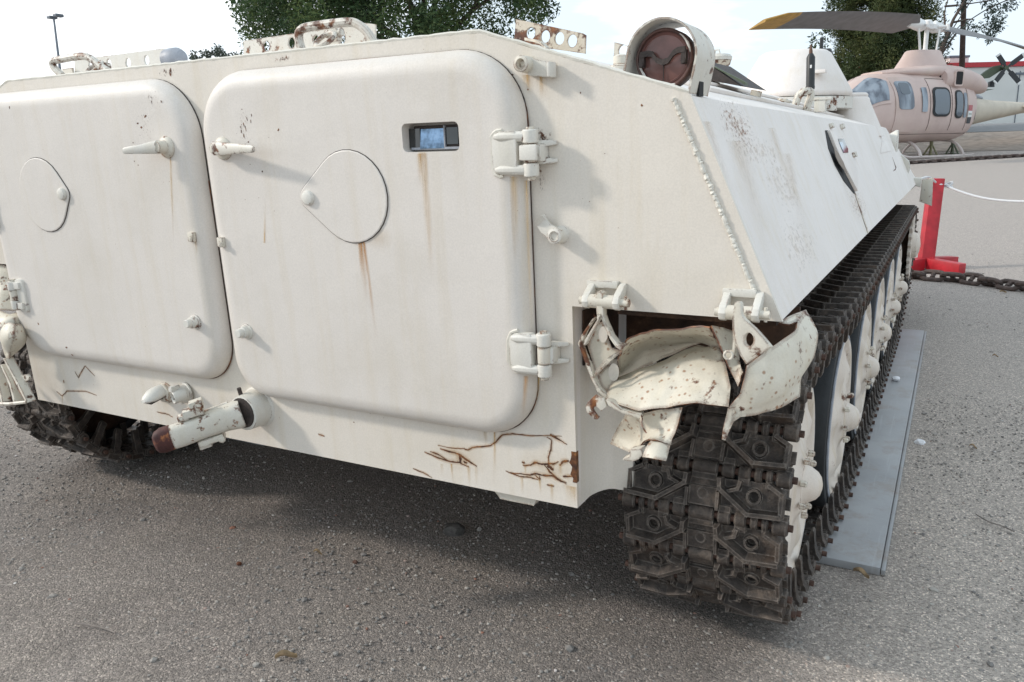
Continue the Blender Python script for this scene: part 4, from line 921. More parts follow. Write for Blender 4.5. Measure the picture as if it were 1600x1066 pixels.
def along(s):
    s %= TL
    for i, l in enumerate(seg):
        if s <= l:
            a, c = hullp[i], hullp[(i+1) % len(hullp)]; t = s/l; return (a[0]+(c[0]-a[0])*t, a[1]+(c[1]-a[1])*t)
        s -= l
    return hullp[0]
# one link, local frame: x across, y along the run, z outwards (towards the ground)
p2 = PITCH/2
SXL = .905
b = B(lambda p: Vector((p.x*SXL, -p.y, p.z)))
# web
web = [(-HW,-.030), (-HW+.022,-.042), (HW-.022,-.042), (HW,-.030), (HW,.026), (HW-.03,.040), (.05,.034), (-.05,.034), (-HW+.03,.040), (-HW,.026)]
holes = [circ((-.128,.004,-.006), .0125, 10, (1,0,0), (0,1,0)), circ((.128,.004,-.006), .0125, 10, (1,0,0), (0,1,0))]
b.plate([(x, y, -.006) for x, y in web], holes, (0,0,.011))
def bar(pl_, w_, z0, z1):                                  # raised rib following a polyline
    for i_, (a, c) in enumerate(zip(pl_, pl_[1:])):
        z1 += .0007*(i_ % 2) - .0003
        a, c = Vector((*a, 0)), Vector((*c, 0)); d = (c-a).normalized(); n_ = Vector((-d.y, d.x, 0))
        b.rings([[p + n_*w_*s_ + Vector((0,0,z)) for s_, z in ((-1,z0), (1,z0), (.55,z1), (-.55,z1))] for p in (a - d*w_*.5, c + d*w_*.5)])
for s_ in (-1, 1):
    bar([(s_*HW*.97,-.030), (s_*.118,-.034), (s_*.045,.014), (s_*.043,.034)], .009, .003, .033)
    bar([(s_*HW*.98,-.030), (s_*HW*.98,.020), (s_*.165,.036)], .008, .003, .024)
    bar([(s_*.093,.034), (s_*.088,.018), (s_*.066,.010)], .007, .003, .022)
    b.lathe((s_*.128,.004,.003), (0,0,1), [(.0205,0), (.0185,.010), (.0135,.010), (.0125,-.008)], 12, False, False)
    bar([(s_*.040,-.036), (s_*.040,.0)], .007, .003, .022)
b.box((0,-.012,.008), (.072,.045,.010)); b.lathe((0,-.006,.012), (0,0,1), [(.014,0), (.013,.003), (.010,.002)], 10)
# hinge knuckles, alternating from one side to the other
def kn(x0, x1, y, r=.018): b.lathe((x0+.001, y, 0), (1,0,0), [(r*.82,0), (r,.004), (r,x1-x0-.006), (r*.82,x1-x0-.002)], 10); b.box(((x0+x1)/2, y*.78, .000), (x1-x0-.004, .030, .024))
for x0, x1 in ((-.034,.034), (-.116,-.084), (.084,.116), (-.170,-.152), (.152,.170)): kn(x0, x1, p2)
for x0, x1 in ((-.076,-.042), (.042,.076), (-.144,-.124), (.124,.144)): kn(x0, x1, -p2)
for x0, x1 in ((-.216,-.177), (.177,.216)): kn(x0, x1, -p2, .0205)
# inner face: guide horns that rise beside the wheel, swept up from the link's ends
for s_ in (-1, 1):
    hp_ = [(.178,-.004), (.180,-.05), (.181,-.085), (.185,-.097), (.191,-.099), (.196,-.092), (.198,-.070), (.200,-.045), (.206,-.022), (.214,-.012), (.216,-.002)]
    b.rings([[(s_*x*1.0, y_ + (0.010 if z < -.06 else 0), z) for x, z in hp_] for y_ in (-.016, .012)])
    b.box((s_*.150, .0, -.010), (.10, .05, .008))
    b.rings([[(s_*(.050+dx), y_, z) for dx, z in ((0,-.004), (.004,-.05), (.010,-.075), (.018,-.075), (.022,-.05), (.028,-.004))] for y_ in (-.016, .012)])
link = b.build('track_link', M['track'], V, bevel=0, ang=40, origin=(0,0,0)); 
b = B(); b.cyl((-.205,-p2,0), (.207,-p2,0), .0085, n=8); lpin = b.build('link_pin', M['pin'], None, origin=(0,0,0)); 
lm, pm_ = link.data, lpin.data; bpy.data.objects.remove(link); bpy.data.objects.remove(lpin)
VL = WORLD['armoured_vehicle']
YAW = math.radians(0.45)
def yawed(p, s_):                                          # the run toes out slightly towards the front
    x, y = p.x - s_*XT, p.y - IDY
    t = min(1, max(0, (p.y-.5)/1.0))
    return Vector((p.x + s_*(-.012 + .026*t*t*(3-2*t)), p.y, p.z))
for s_ in (1, -1):
    for k in range(NL):
        st = k*PITCH + .03
        a, c = along(st - p2), along(st + p2); mid = Vector((s_*XT, (a[0]+c[0])/2, (a[1]+c[1])/2))
        mid = yawed(mid, s_)
        ty, tz = c[0]-a[0], c[1]-a[1]
        ang = math.atan2(tz, ty)                           # tangent; outwards lies clockwise of it
        o = bpy.data.objects.new('track_link', lm); C.objects.link(o); o.parent = V; o.location = mid - VL
        o.rotation_euler = (ang, 0, 0)
        # local z must point outwards: at the bottom run (tangent +y) outwards is -z, so turn half over the y axis
        o.rotation_euler = (Matrix.Rotation(ang, 3, 'X') @ Matrix.Rotation(PI, 3, 'Y')).to_euler()
        q = bpy.data.objects.new('link_pin', pm_); C.objects.link(q); q.parent = o

# ------------------------------------------------------------------ wheels
def wheel_meshes():
    # axis along +x, outer face at x = 0
    n = 96; prof = [(.035,.020), (.060,.022), (.078,.010), (.10,.002), (.125,-.004), (.155,-.008), (.185,-.012), (.203,-.010), (.210,.002), (.222,.006), (.226,.002)]
    rs = []
    for r, x in prof:
        ring = []
        for i in range(n):
            a = 2*PI*i/n; lob = 0.5 + 0.5*math.cos(6*a)
            amp = .034*math.exp(-((r-.145)/.042)**2)
            ring.append((x + amp*(lob**1.3) - .012*math.exp(-((r-.14)/.05)**2), 1.1*r*math.cos(a), 1.1*r*math.sin(a)))
        rs.append(ring)
    back = [[(-.095, .2486*math.cos(2*PI*i/n), .2486*math.sin(2*PI*i/n)) for i in range(n)]]
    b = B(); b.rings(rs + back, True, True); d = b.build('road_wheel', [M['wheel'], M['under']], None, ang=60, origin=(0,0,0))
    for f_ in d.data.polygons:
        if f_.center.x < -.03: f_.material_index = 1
    b = B(); b.lathe((-.10,0,0), (1,0,0), [(.250,0), (.274,.0), (.284,.008), (.286,.080), (.278,.095), (.268,.098), (.251,.097)], 64, False, False); t = b.build('tyre', M['rubber'], None, origin=(0,0,0))
    b = B(); b.lathe((-.001,0,0), (1,0,0), [(.251,-.003), (.258,.0), (.258,.004), (.250,.006), (.246,.003)], 64, False, False); rim = b.build('wheel_rim', M['grey'], None, origin=(0,0,0))
    b = B(); b.lathe((.016,0,0), (1,0,0), [(.058,0), (.058,.006), (.046,.010), (.041,.022), (.033,.036), (.022,.045), (.008,.049), (.001,.0495)], 28); h = b.build('hub_cap', M['wheel'], None, ang=50, origin=(0,0,0))
    b = B()
    for i in range(8):
        a = 2*PI*(i+.5)/8; b.lathe((.022, .074*math.cos(a), .074*math.sin(a)), (1,0,0), [(.0085,0), (.0085,.012), (.005,.016)], 6)
    q = b.build('wheel_bolt', M['fitr'], None, origin=(0,0,0)); q['kind'] = 'stuff'
    ms = [o.data for o in (d, t, rim, h, q)]
    for o in (d, t, rim, h, q): bpy.data.objects.remove(o)
    return ms
WM = wheel_meshes()
WF = .158                                                  # outer face of the wheel, from the track's centre line
def put_wheel(s_, y, z, sc, name):
    p = yawed(Vector((s_*(XT + WF), y, z)), s_)
    o = bpy.data.objects.new(name, WM[0]); C.objects.link(o); o.parent = V; o.location = p - VL
    o.rotation_euler = (rnd.uniform(0, 6.28), 0, 0) if s_ > 0 else (Matrix.Rotation(PI, 3, 'Z') @ Matrix.Rotation(rnd.uniform(0, 6.28), 3, 'X')).to_euler()
    o.scale = (1, sc, sc)
    for nm, me in zip(('tyre', 'wheel_rim', 'hub_cap'), WM[1:4]):
        c = bpy.data.objects.new(nm, me); C.objects.link(c); c.parent = o
    c = bpy.data.objects.new('wheel_bolt', WM[4]); C.objects.link(c); c.parent = o; c['kind'] = 'stuff'
for s_ in (1, -1):
    put_wheel(s_, IDY, IDZ, (IDR-.02)/.286, 'idler_wheel')
    for y in WY: put_wheel(s_, y, WZ, (WR-.02)/.286, 'road_wheel')
    # sprocket: toothed ring with holes, white
    b = B(); n = 26; oc = []
    for i in range(n*2):
        r = SPR-.005 if i % 2 else SPR-.04
        for da in (-.25, .25): oc.append((0, r*math.cos(2*PI*(i+da)/(2*n)), r*math.sin(2*PI*(i+da)/(2*n))))
    hs = [[(0, .17*math.cos(2*PI*i/10) + .028*math.cos(t), .17*math.sin(2*PI*i/10) + .028*math.sin(t)) for t in [2*PI*k/10 for k in range(10)]] for i in range(10)]
    b.plate(oc, hs, (.02, 0, 0)); b.lathe((.02,0,0), (1,0,0), [(.10,0), (.09,.03), (.05,.05), (.01,.055)], 20)
    pc = yawed(Vector((s_*(XT + .165), SPY, SPZ)), s_)
    for v in b.bm.verts: v.co = Vector((v.co.x*s_, v.co.y, v.co.z)) + pc
    b.build('drive_sprocket', M['wheel'], V)
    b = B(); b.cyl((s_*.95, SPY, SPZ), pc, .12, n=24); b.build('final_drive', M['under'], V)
    for y in [IDY] + WY:
        z = IDZ if y == IDY else WZ
        b = B(); b.cyl((s_*1.0, y, z), yawed(Vector((s_*(XT+.02), y, z)), s_), .045, n=14); b.build('axle_arm', M['under'], V)
# front mudguard flap seen past the end of the track
p0 = [at(q, 1, 5.7) for q in ((1441,281), (1458,278), (1456,322), (1436,315))]
b = B(); b.prism(p0, (0,.02,0)); b.build('front_mudguard', M['fitr'], V, bevel=.004, dent=.004)
b = B(); b.prism([at(q, 1, 5.6) for q in ((1418,278), (1440,279), (1438,293), (1430,291), (1424,297), (1420,288))], (0,.15,0)); b.build('front_bracket', M['fit'], V, bevel=.003)

# ------------------------------------------------------------------ rust marks on the paint
def crack(pts, w, name='rust_crack', o=.0008, par=V, fr=RP):
    b = B()
    P = []
    for (p, q) in zip(pts, pts[1:]):
        for k in range(4): P.append((p[0]+(q[0]-p[0])*k/4 + rnd.uniform(-.9,.9)*.5, p[1]+(q[1]-p[1])*k/4 + rnd.uniform(-.9,.9)*.5))
    P.append(pts[-1])
    U = [Vector(rp(q, o)) for q in P]; rs = []
    for i, u in enumerate(U):
        d = (U[min(i+1, len(U)-1)] - U[max(i-1, 0)]).normalized(); nn = Vector((-d.y, d.x))
        ww = .78*w*(.25 + .75*math.sin(PI*(i+.4)/(len(U)-.2))**.5)*rnd.uniform(.45, 1.2)
        rs.append([RP(*( (u+nn*ww).x, o_, (u+nn*ww).y)) for o_ in (o,)] + [RP((u-nn*ww).x, o, (u-nn*ww).y)] + [RP(u.x, o+.0002, u.y)])
    b.rings(rs); ob_ = b.build(name, M['crack'], par)
    me = bpy.data.meshes.new('rust_bleed'); vs_, uvs = [], []
    for i, u in enumerate(U):
        d = (U[min(i+1, len(U)-1)] - U[max(i-1, 0)]).normalized(); nn = Vector((-d.y, d.x))*max(w*3.2, .006)*(.4+.6*math.sin(PI*(i+.5)/len(U)))
        vs_ += [RP((u+nn).x, o-.0004, (u+nn).y), RP((u-nn).x, o-.0004, (u-nn).y)]
    c_ = sum(vs_, Vector())/len(vs_); me.from_pydata([q - c_ for q in vs_], [], [(2*i, 2*i+1, 2*i+3, 2*i+2) for i in range(len(U)-1)])
    uv_ = me.uv_layers.new(name='UVMap')
    for lp_ in me.loops: uv_.data[lp_.index].uv = (lp_.vertex_index//2/len(U), lp_.vertex_index % 2)
    me.materials.append(M['crackhalo']); h_ = bpy.data.objects.new('rust_bleed', me); C.objects.link(h_); h_.parent = ob_; h_.location = c_ - WORLD[ob_.name]
    return ob_
def z6(x, y): return (640 + x/5.714, 660 + y/5.714)
for pts, w in (([(250,207), (380,230), (480,236), (520,248), (560,225), (720,208), (765,180), (825,112), (920,102), (1080,120), (1250,118), (1360,126)], .0022),
               ([(270,235), (440,285), (500,330), (600,395)], .0035), ([(130,262), (250,318), (370,350), (440,360), (530,398)], .003), ([(180,258), (250,285), (340,340)], .0025),
               ([(448,290), (452,362)], .0055), ([(480,350), (515,365)], .003), ([(30,412), (120,450), (200,495)], .002),
               ([(1225,135), (1270,162), (1258,250), (1240,300), (1240,370)], .0022), ([(1250,105), (1310,140), (1405,198)], .003),
               ([(1000,358), (1030,362)], .0025), ([(1010,385), (1080,382), (1120,358), (1180,375), (1240,372), (1300,365)], .003), ([(1200,375), (1250,440), (1300,490), (1400,555)], .003),
               ([(1340,385), (1370,352), (1425,346)], .0035), ([(1270,380), (1330,350)], .002), ([(855,432), (980,484), (1050,486), (1150,515)], .0022), ([(900,450), (1080,470), (1120,458), (1200,475), (1270,475), (1340,520), (1400,540)], .003),
               ([(1115,470), (1165,512), (1160,480)], .002), ([(1370,482), (1450,484)], .003), ([(1225,555), (1290,572)], .0022), ([(1230,385), (1285,425)], .005)):
    crack([z6(*p) for p in pts], w)
for pts, w in (([(88,612), (97,619), (105,611), (135,612), (151,618)], .002), ([(117,580), (122,591), (129,578), (133,572), (148,588)], .002), ([(99,594), (100,599)], .002), ([(245,644), (258,646), (270,652)], .0016), ([(497,678), (507,682)], .0025)):
    crack(pts, w)
b = B(); ys_ = [706 + 6*i for i in range(9)]
rs = []
for y_ in ys_:
    x_, z_ = rp((897, y_), 0); w_ = rnd.uniform(.004, .011); rs.append([RP(XB - w_*1.6, .0008, z_), RP(XB+.0006, .0008, z_), RP(XB+.0006, -.012, z_)])
b.rings(rs); b.build('rust_edge', M['crack'], V)
# chips on the doors
def chips(cs, o, par):
    for (x, y, w_, h_, a_) in cs:
        c = Vector(rp((x, y), o)); n = 7; b = B()
        b.prism([RP(c.x + (w_*math.cos(t)*math.cos(a_) - h_*math.sin(t)*math.sin(a_))*r_, o, c.y + (w_*math.cos(t)*math.sin(a_) + h_*math.sin(t)*math.cos(a_))*r_) for t, r_ in [(2*PI*i/n, rnd.uniform(.6, 1.1)) for i in range(n)]], (0,-.0006,0)); b.build('rust_chip', M['crack'], par)
chips([(227,182,.006,.0025,.5), (215,193,.004,.0025,0), (221,199,.005,.003,.4), (252,159,.002,.004,0), (237,160,.001,.005,.2), (236,152,.0015,.0015,0), (208,223,.002,.002,0), (216,258,.002,.002,0), (15,168,.002,.006,-.2), (60,506,.003,.005,.6), (104,543,.006,.003,.3), (113,555,.006,.002,-.5), (210,252,.0015,.002,0)], .0475, doorL)
chips([(381,195,.0015,.008,.2), (377,205,.002,.005,0), (386,186,.0015,.006,.2), (392,190,.001,.006,0), (381,212,.0015,.006,0), (376,199,.001,.004,0), (384,201,.001,.008,.1), (393,180,.0012,.004,0), (378,171,.0012,.002,0), (435,203,.005,.0022,.8), (410,268,.003,.003,0), (391,257,.0014,.001,0), (369,230,.0012,.004,0), (388,222,.003,.002,.5), (420,215,.001,.001,0)], .0475, doorR)
chips([(825,140,.002,.002,0), (907,145,.0016,.002,0), (1003,165,.003,.003,0), (801,117,.003,.002,0), (945,240,.001,.001,0), (553,660,.002,.002,0)], .0, V)
# run-down streaks: (top pixel, bottom pixel, width, offset)
def streak(t, e, w, o, par, mat='streak'):
    a, c = rp(t, o), rp(e, o); quad('rust_streak', M[mat], [RP(c[0]-w/2, o, c[1]), RP(c[0]+w/2, o, c[1]), RP(a[0]+w/2, o, a[1]), RP(a[0]-w/2, o, a[1])], par)
D_ = .0482
for t, e, w in (((563,371), (574,480), .020), ((560,371), (566,440), .014), ((567,370), (590,540), .014), ((555,371), (565,390), .03)): streak(t, e, w, D_, doorR)
streak((660,238), (676,440), .028, D_, doorR, 'streaklight'); streak((658,240), (662,300), .04, D_, doorR, 'streaklight')
streak((802,276), (806,420), .030, D_-.004, doorR, 'streaklight'); streak((822,282), (832,560), .014, .030, doorR, 'streaklight')
streak((822,588), (817,655), .016, .040, doorR); streak((843,585), (838,640), .012, .022, doorR, 'streaklight')
streak((266,244), (272,400), .010, D_, doorL, 'streaklight'); streak((305,376), (308,400), .008, D_, doorL, 'streaklight'); streak((413,380), (415,300), .01, D_, doorR, 'streaklight')
for t, e, w in (((705,725), (708,757), .010), ((732,730), (734,765), .012), ((744,730), (745,760), .012), ((773,672), (772,760), .012), ((757,672), (760,700), .016), ((815,745), (817,775), .012), ((862,757), (863,790), .012), ((843,750), (845,775), .010), ((893,760), (900,792), .05), ((820,728), (821,745), .010), ((875,725), (876,745), .012), ((97,619), (98,640), .008), ((822,117), (830,150), .03), ((845,117), (850,160), .03), ((690,725), (691,745), .012)): streak(t, e, w, .0006, V, 'streaklight')
def speck(c, w, h, o, par, mat='speck', f=None):
    x, z = rp(c, o); quad('rust_specks', M[mat], [RP(x-w, o, z-h), RP(x+w, o, z-h), RP(x+w, o, z+h), RP(x-w, o, z+h)], par)
speck((262,112), .05, .018, .0006, V); speck((440,92), .06, .010, .0006, V); speck((850,225), .03, .05, .0006, V); speck((846,270), .012, .05, .0006, V)
speck((860,735), .10, .06, .0005, V, 'halo'); speck((720,712), .09, .05, .0005, V, 'halo'); speck((590,372), .05, .03, D_, doorR, 'halo'); speck((112,545), .03, .02, D_-.003, doorL); speck((940,495), .03, .008, .0006, V)
speck((382,205), .05, .09, D_+.0002, doorR, 'speckfine'); speck((225,200), .06, .09, D_+.0002, doorL, 'speckfine'); speck((240,160), .04, .05, D_+.0002, doorL, 'speckfine')
def sspeck(q, wy, ws, mat='speck'):
    c = sideat(q, .0008); u = Vector((0,wy,0)); s_ = sdir.normalized()*ws; quad('rust_specks', M[mat], [c-u-s_, c+u-s_, c+u+s_, c-u+s_], V)
sspeck((1148,195), .15, .08, 'specksoft'); sspeck((1158,205), .22, .11, 'specksoft'); sspeck((1340,318), .35, .10, 'specksoft'); sspeck((1225,290), .3, .12, 'specklight'); sspeck((1250,380), .3, .10, 'specklight'); sspeck((1190,235), .4, .06, 'specklight')
def sstreak(t, e, w, mat='streaklight'):
    a, c = sideat(t, .0008), sideat(e, .0008); u = Vector((0,w/2,0)); quad('rust_streak', M[mat], [c-u, c+u, a+u, a-u], V)
for t, e, w in (((1150,220), (1205,400), .22), ((1230,240), (1262,380), .16), ((1300,215), (1330,330), .12), ((1205,200), (1250,330), .12), ((1105,190), (1160,360), .10)): sstreak(t, e, w, 'streakfaint')
# ------------------------------------------------------------------ steel sheets the tracks stand on
def slab(x0, x1, y0, y1, z0, z1, mat, name, label, cat, grp=None):
    b = B(); b.box(((x0+x1)/2, (y0+y1)/2, (z0+z1)/2), (x1-x0, y1-y0, z1-z0)); o = b.build(name, mat, None, bevel=.003); return tag(o, label, cat, grp)
pR = at((1385,888), 2, -.015)
pR.x -= .016
slab(1.12, pR.x, pR.y, 4.35, ZG-.004, -.018, M['steel'], 'steel_plate', 'grey steel sheet lying on gravel under the nearer right-hand track', 'steel plate', 'steel sheets under the tracks')
b = B(); b.box((pR.x+.008, (pR.y+4.35)/2, ZG+.008), (.012, 4.35-pR.y, .016)); o = b.build('steel_strip', M['steel'], None, bevel=.002); tag(o, 'thin steel strip on gravel along the outer edge of the grey sheet', 'steel strip')
slab(-1.62, -.86, .85, 4.4, ZG-.004, -.018, M['steel'], 'steel_plate', 'grey steel sheet under the far left-hand track, mostly in shade', 'steel plate', 'steel sheets under the tracks')

# ------------------------------------------------------------------ anchor chain in the foreground right
def link_mesh(L, Wd, r):
    b = B(); pts = []
    for i in range(28):
        a = 2*PI*i/28; pts.append(((L/2-Wd/2)*(1 if math.cos(a) > 0 else -1)*min(1, abs(math.cos(a))*3) + (Wd/2-r)*math.cos(a), (Wd/2-r)*math.sin(a), 0))
    b.tube(pts + [pts[0]], r, 8, False); b.cyl((0,-(Wd/2-r*1.3),0), (0,Wd/2-r*1.3,0), r*.8, n=8); b.lathe((0,-(Wd/2-r*2.2),0), (0,1,0), [(r*1.1,0),(r*.8,r)], 8); b.lathe((0,(Wd/2-r*2.2),0), (0,-1,0), [(r*1.1,0),(r*.8,r)], 8)
    o = b.build('chain_link', M['chain'], None, origin=(0,0,0)); me = o.data; bpy.data.objects.remove(o); return me
def chain(pts, L, Wd, r, label, cat_group=None, name='anchor_chain'):
    t = thing(name, tuple(pts[0]), label, 'chain', cat_group); me = link_mesh(L, Wd, r)
    step = L - 2*r*1.35; segs = [(Vector(a), Vector(c)) for a, c in zip(pts, pts[1:])]
    k = 0; tot = sum((c-a).length for a, c in segs)
    for i in range(int(tot/step)):
            s_ = (i+.5)*step
            for a, c in segs:
                d = c-a
                if s_ <= d.length: break
                s_ -= d.length
            p = a + d.normalized()*s_; rz = math.atan2(d.y, d.x); tilt = math.radians(38 if k % 2 else -38) + rnd.uniform(-.15,.15)
            o = bpy.data.objects.new('chain_link', me); C.objects.link(o); o.parent = t
            p = Vector((p.x, p.y, gz(p.y) + r + abs(math.sin(tilt))*(Wd/2-r)*.85)); o.location = p - WORLD[t.name]
            o.rotation_euler = (Matrix.Rotation(rz + rnd.uniform(-.06,.06), 3, 'Z') @ Matrix.Rotation(tilt, 3, 'X')).to_euler(); k += 1
    return t
c0, c1, c2, c3 = ground((1432,437)), ground((1500,443)), ground((1560,451)), ground((1640,463))
cs_ = [c0 + (c0-c1)*1.2, c0, c1, c2, c3, c3 + (c3-c2)*1.5]
chain([tuple(p) for p in cs_], .225, .138, .0215, 'heavy brown anchor chain with studded links lying on gravel past the red post')
k0, k1, k2 = ground((1405,258)), ground((1500,252)), ground((1620,244.5))
chain([tuple(k0 + (k0-k1)*1.0), tuple(k0), tuple(k1), tuple(k2), tuple(k2 + (k2-k1)*2)], .30, .17, .034, 'distant dark anchor chain laid on the ground in front of the pink helicopter')

# ------------------------------------------------------------------ red barrier post with its feet, rope and wrap
pb_ = ground((1445,421)); D_p = (pb_ - CAM).dot(CF); ptop = CAM + ray((1463,279))*D_p
h_ = ptop.z - pb_.z
t = thing('barrier_post', (pb_.x, pb_.y, gz(pb_.y)), 'red painted square barrier post on splayed feet beside the front of the track', 'barrier post')
lean = Vector((ptop.x-pb_.x, ptop.y-pb_.y, 0))
w2 = .062; px = Vector((.93,.36,0)); py = Vector((-.36,.93,0)); base_ = Vector((pb_.x, pb_.y, gz(pb_.y)))
b = B(); b.rings([[c_ + px*w2*i + py*w2*j for i, j in ((-1,-1), (1,-1), (1,1), (-1,1))] for c_ in (base_ + Vector((0,0,.02)), base_ + lean + Vector((0,0,h_)))]); b.build('upright', M['red'], t, bevel=.004)
def foot(d_, L):
    d_ = d_.normalized(); n_ = Vector((-d_.y, d_.x, 0)); b = B()
    a = base_ + d_*.05; c = base_ + d_*L
    b.rings([[q + n_*.05*i + Vector((0,0,z)) for i, z in ((-1,.0), (1,.0), (1,hh_), (-1,hh_))] for q, hh_ in ((a,.12), (c,.10))]); b.build('foot', M['red'], t, bevel=.004)
foot(px*.8 + py*.5, .42); foot(-px*.9 - py*.4, .34); foot(px*.6 - py*.9, .40)
# white rope from the post to beyond the frame
r0_ = CAM + ray((1471,288))*D_p; D1 = D_p*.93; r1_ = CAM + ray((1605,315))*D1; r2_ = r1_ + (r1_-r0_)*1.6
pts = [r0_.lerp(r1_, k/10) + Vector((0,0,-.05*math.sin(PI*k/10))) for k in range(11)] + [r1_.lerp(r2_, k/10) + Vector((0,0,-.01*k)) for k in range(1,11)]
b = B(); b.tube(pts, .011, 8); kn_ = [r0_ + Vector((rnd.uniform(-.03,.10), rnd.uniform(-.04,.04), rnd.uniform(-.035,.04))) for _ in range(14)]
b.tube(tubeloop(kn_, .01, 3), .010, 6); b.tube(circ(r0_ + Vector((-.03,0,.0)), .075, 16, tuple(px), tuple(py)) + [circ(r0_ + Vector((-.03,0,0)), .075, 16, tuple(px), tuple(py))[0]], .010, 6, False)
rp_ = b.build('barrier_rope', M['rope'], None); tag(rp_, 'white rope knotted to the top of the red post and sagging to the right', 'rope')
r3 = [CAM + ray(q)*(D_p*s_) for q, s_ in (((1462,285),.99), (1 and (1452,277),.97), ((1440,279),.9), ((1425,285),.82))]
b = B(); b.tube(tubeloop(r3, .01, 4), .010, 6); o = b.build('barrier_rope', M['rope'], None); tag(o, 'short white rope end tied across from the vehicle front to the red post', 'rope')

# ------------------------------------------------------------------ pink helicopter
hp0 = ground((1484,245)); 
fw = (CR*-.88 + Vector((CF.x, CF.y, 0)).normalized()*-.47); fw.z = 0; fw.normalize(); lf = Vector((-fw.y, fw.x, 0))
HS = ((hp0 - CAM).dot(CF)/FPX*205)/4.75                    # scale so that the rotor head stands as high as seen
hc = Vector((hp0.x, hp0.y, 0)) - lf*1.25*HS; hc.z = gz(hp0.y) - .02
H = thing('pink_helicopter', tuple(hc), 'pink sand painted helicopter on skids with grey rotor blades and a flag on its flank', 'helicopter')
def hl(p): return hc + (fw*(p[0] if p[0] < .15 else .15 + (p[0]-.15)*1.36) + lf*p[1] + Vector((0,0,p[2])))*HS
def sect(x, w, z0, z1, e=2.6, n=40, sh=0.0):
    out = []
    for i in range(n):
        a = 2*PI*i/n; cy = math.copysign(abs(math.cos(a))**(2/e), math.cos(a)); cz = math.copysign(abs(math.sin(a))**(2/e), math.sin(a))
        ww = w*(1 - sh*max(cz, 0)**1.5)
        out.append((x, ww*cy, (z0+z1)/2 + (z1-z0)/2*cz))
    return out
ST = [(4.05,.10,1.05,1.25,2), (3.95,.42,.86,1.48,2.2), (3.6,.80,.70,1.80,2.3), (3.2,1.05,.61,2.30,2.6), (2.8,1.18,.57,2.68,2.8), (2.35,1.25,.55,2.90,3.0), (1.8,1.29,.55,3.0,3.2), (.9,1.30,.55,3.02,3.3), (.0,1.30,.55,3.02,3.3), (-.8,1.28,.57,3.0,3.3), (-1.3,1.18,.66,2.94,3.1), (-1.75,.95,.85,2.80,2.8), (-2.1,.65,1.0,2.55,2.4)]
b = B(hl); b.rings([sect(x, w, z0, z1, e, sh=.22) for x, w, z0, z1, e in ST]); fus = b.build('fuselage', M['pink'], H, ang=70)
import bisect
def surf(x, z, side=1, off=.0):                            # point of the flank at station x, height z
    S = sorted(ST); xs = [s_[0] for s_ in S]; k = max(1, min(len(S)-1, bisect.bisect(xs, x))); a, c = S[k-1], S[k]; t = (x-a[0])/(c[0]-a[0])
    x_, w, z0, z1, e = [a[i]+(c[i]-a[i])*t for i in range(5)]
    cz = max(-1, min(1, (z-(z0+z1)/2)/((z1-z0)/2))); sn = abs(cz)**(e/2); cyv = max(0, 1-sn*sn)**.5
    ww = w*(1-.22*max(cz,0)**1.5)*(cyv**(2/e))
    return (x, side*(ww+off), z)
def patch(pts, off, name, mat, par=None, n=5, side=1, th=.012):
    # a panel that follows the flank: pts is a loop of (x, z)
    dn = []
    for p, q in zip(pts, pts[1:] + pts[:1]):
        k_ = max(1, int(math.dist(p, q)/.12)); dn += [(p[0]+(q[0]-p[0])*i/k_, p[1]+(q[1]-p[1])*i/k_) for i in range(k_)]
    pts = dn
    b = B(hl); c = (sum(p[0] for p in pts)/len(pts), sum(p[1] for p in pts)/len(pts))
    rings = []
    for k in (1.0, .75, .5, .25): rings.append([b.v(surf(c[0]+(p[0]-c[0])*k, c[1]+(p[1]-c[1])*k, side, off)) for p in pts])
    m_ = len(pts)
    for a, d in zip(rings, rings[1:]):
        for i in range(m_): b.face([a[i], a[(i+1)%m_], d[(i+1)%m_], d[i]])
    cv = b.v(surf(c[0], c[1], side, off))
    for i in range(m_): b.face([rings[-1][i], rings[-1][(i+1)%m_], cv])
    return b.build(name, mat, par or H, solid=th*HS)
def surfA(x, a, side, off):                                # point of the skin at station x, a radians up from its waist
    S = sorted(ST); xs = [q[0] for q in S]; k = max(1, min(len(S)-1, bisect.bisect(xs, x))); p, c = S[k-1], S[k]; t = (x-p[0])/(c[0]-p[0])
    x_, w, z0, z1, e = [p[i]+(c[i]-p[i])*t for i in range(5)]
    cy = abs(math.cos(a))**(2/e); cz = math.copysign(abs(math.sin(a))**(2/e), math.sin(a)); ww = w*(1-.22*max(cz,0)**1.5)*cy
    n_ = Vector((.35, math.cos(a), math.sin(a))).normalized()*off
    return (x + n_.x, side*(ww + n_.y), (z0+z1)/2 + (z1-z0)/2*cz + n_.z)
def wpatch(loop, off, name, mat, side):                    # quad-like panel wrapped on the nose: loop of (station, angle)
    P = []
    for i in range(len(loop)):
        p, q = loop[i], loop[(i+1) % len(loop)]
        for k in range(6): P.append((p[0]+(q[0]-p[0])*k/6, p[1]+(q[1]-p[1])*k/6))
    c = (sum(p[0] for p in P)/len(P), sum(p[1] for p in P)/len(P)); b = B(hl); rings = []
    for k in (1.0, .8, .6, .4, .2): rings.append([b.v(surfA(c[0]+(p[0]-c[0])*k, c[1]+(p[1]-c[1])*k, side, off)) for p in P])
    m_ = len(P)
    for a, d in zip(rings, rings[1:]):
        for i in range(m_): b.face([a[i], a[(i+1)%m_], d[(i+1)%m_], d[i]])
    b.face(rings[-1])
    return b.build(name, mat, fus, solid=.012*HS)
def rr2(x0, x1, z0, z1, r, n=4): return rrect(x0, x1, z0, z1, r, n)
def sk(loop, s_): z0 = min(p[1] for p in loop); return [(x + (z-z0)*s_, z) for x, z in loop]
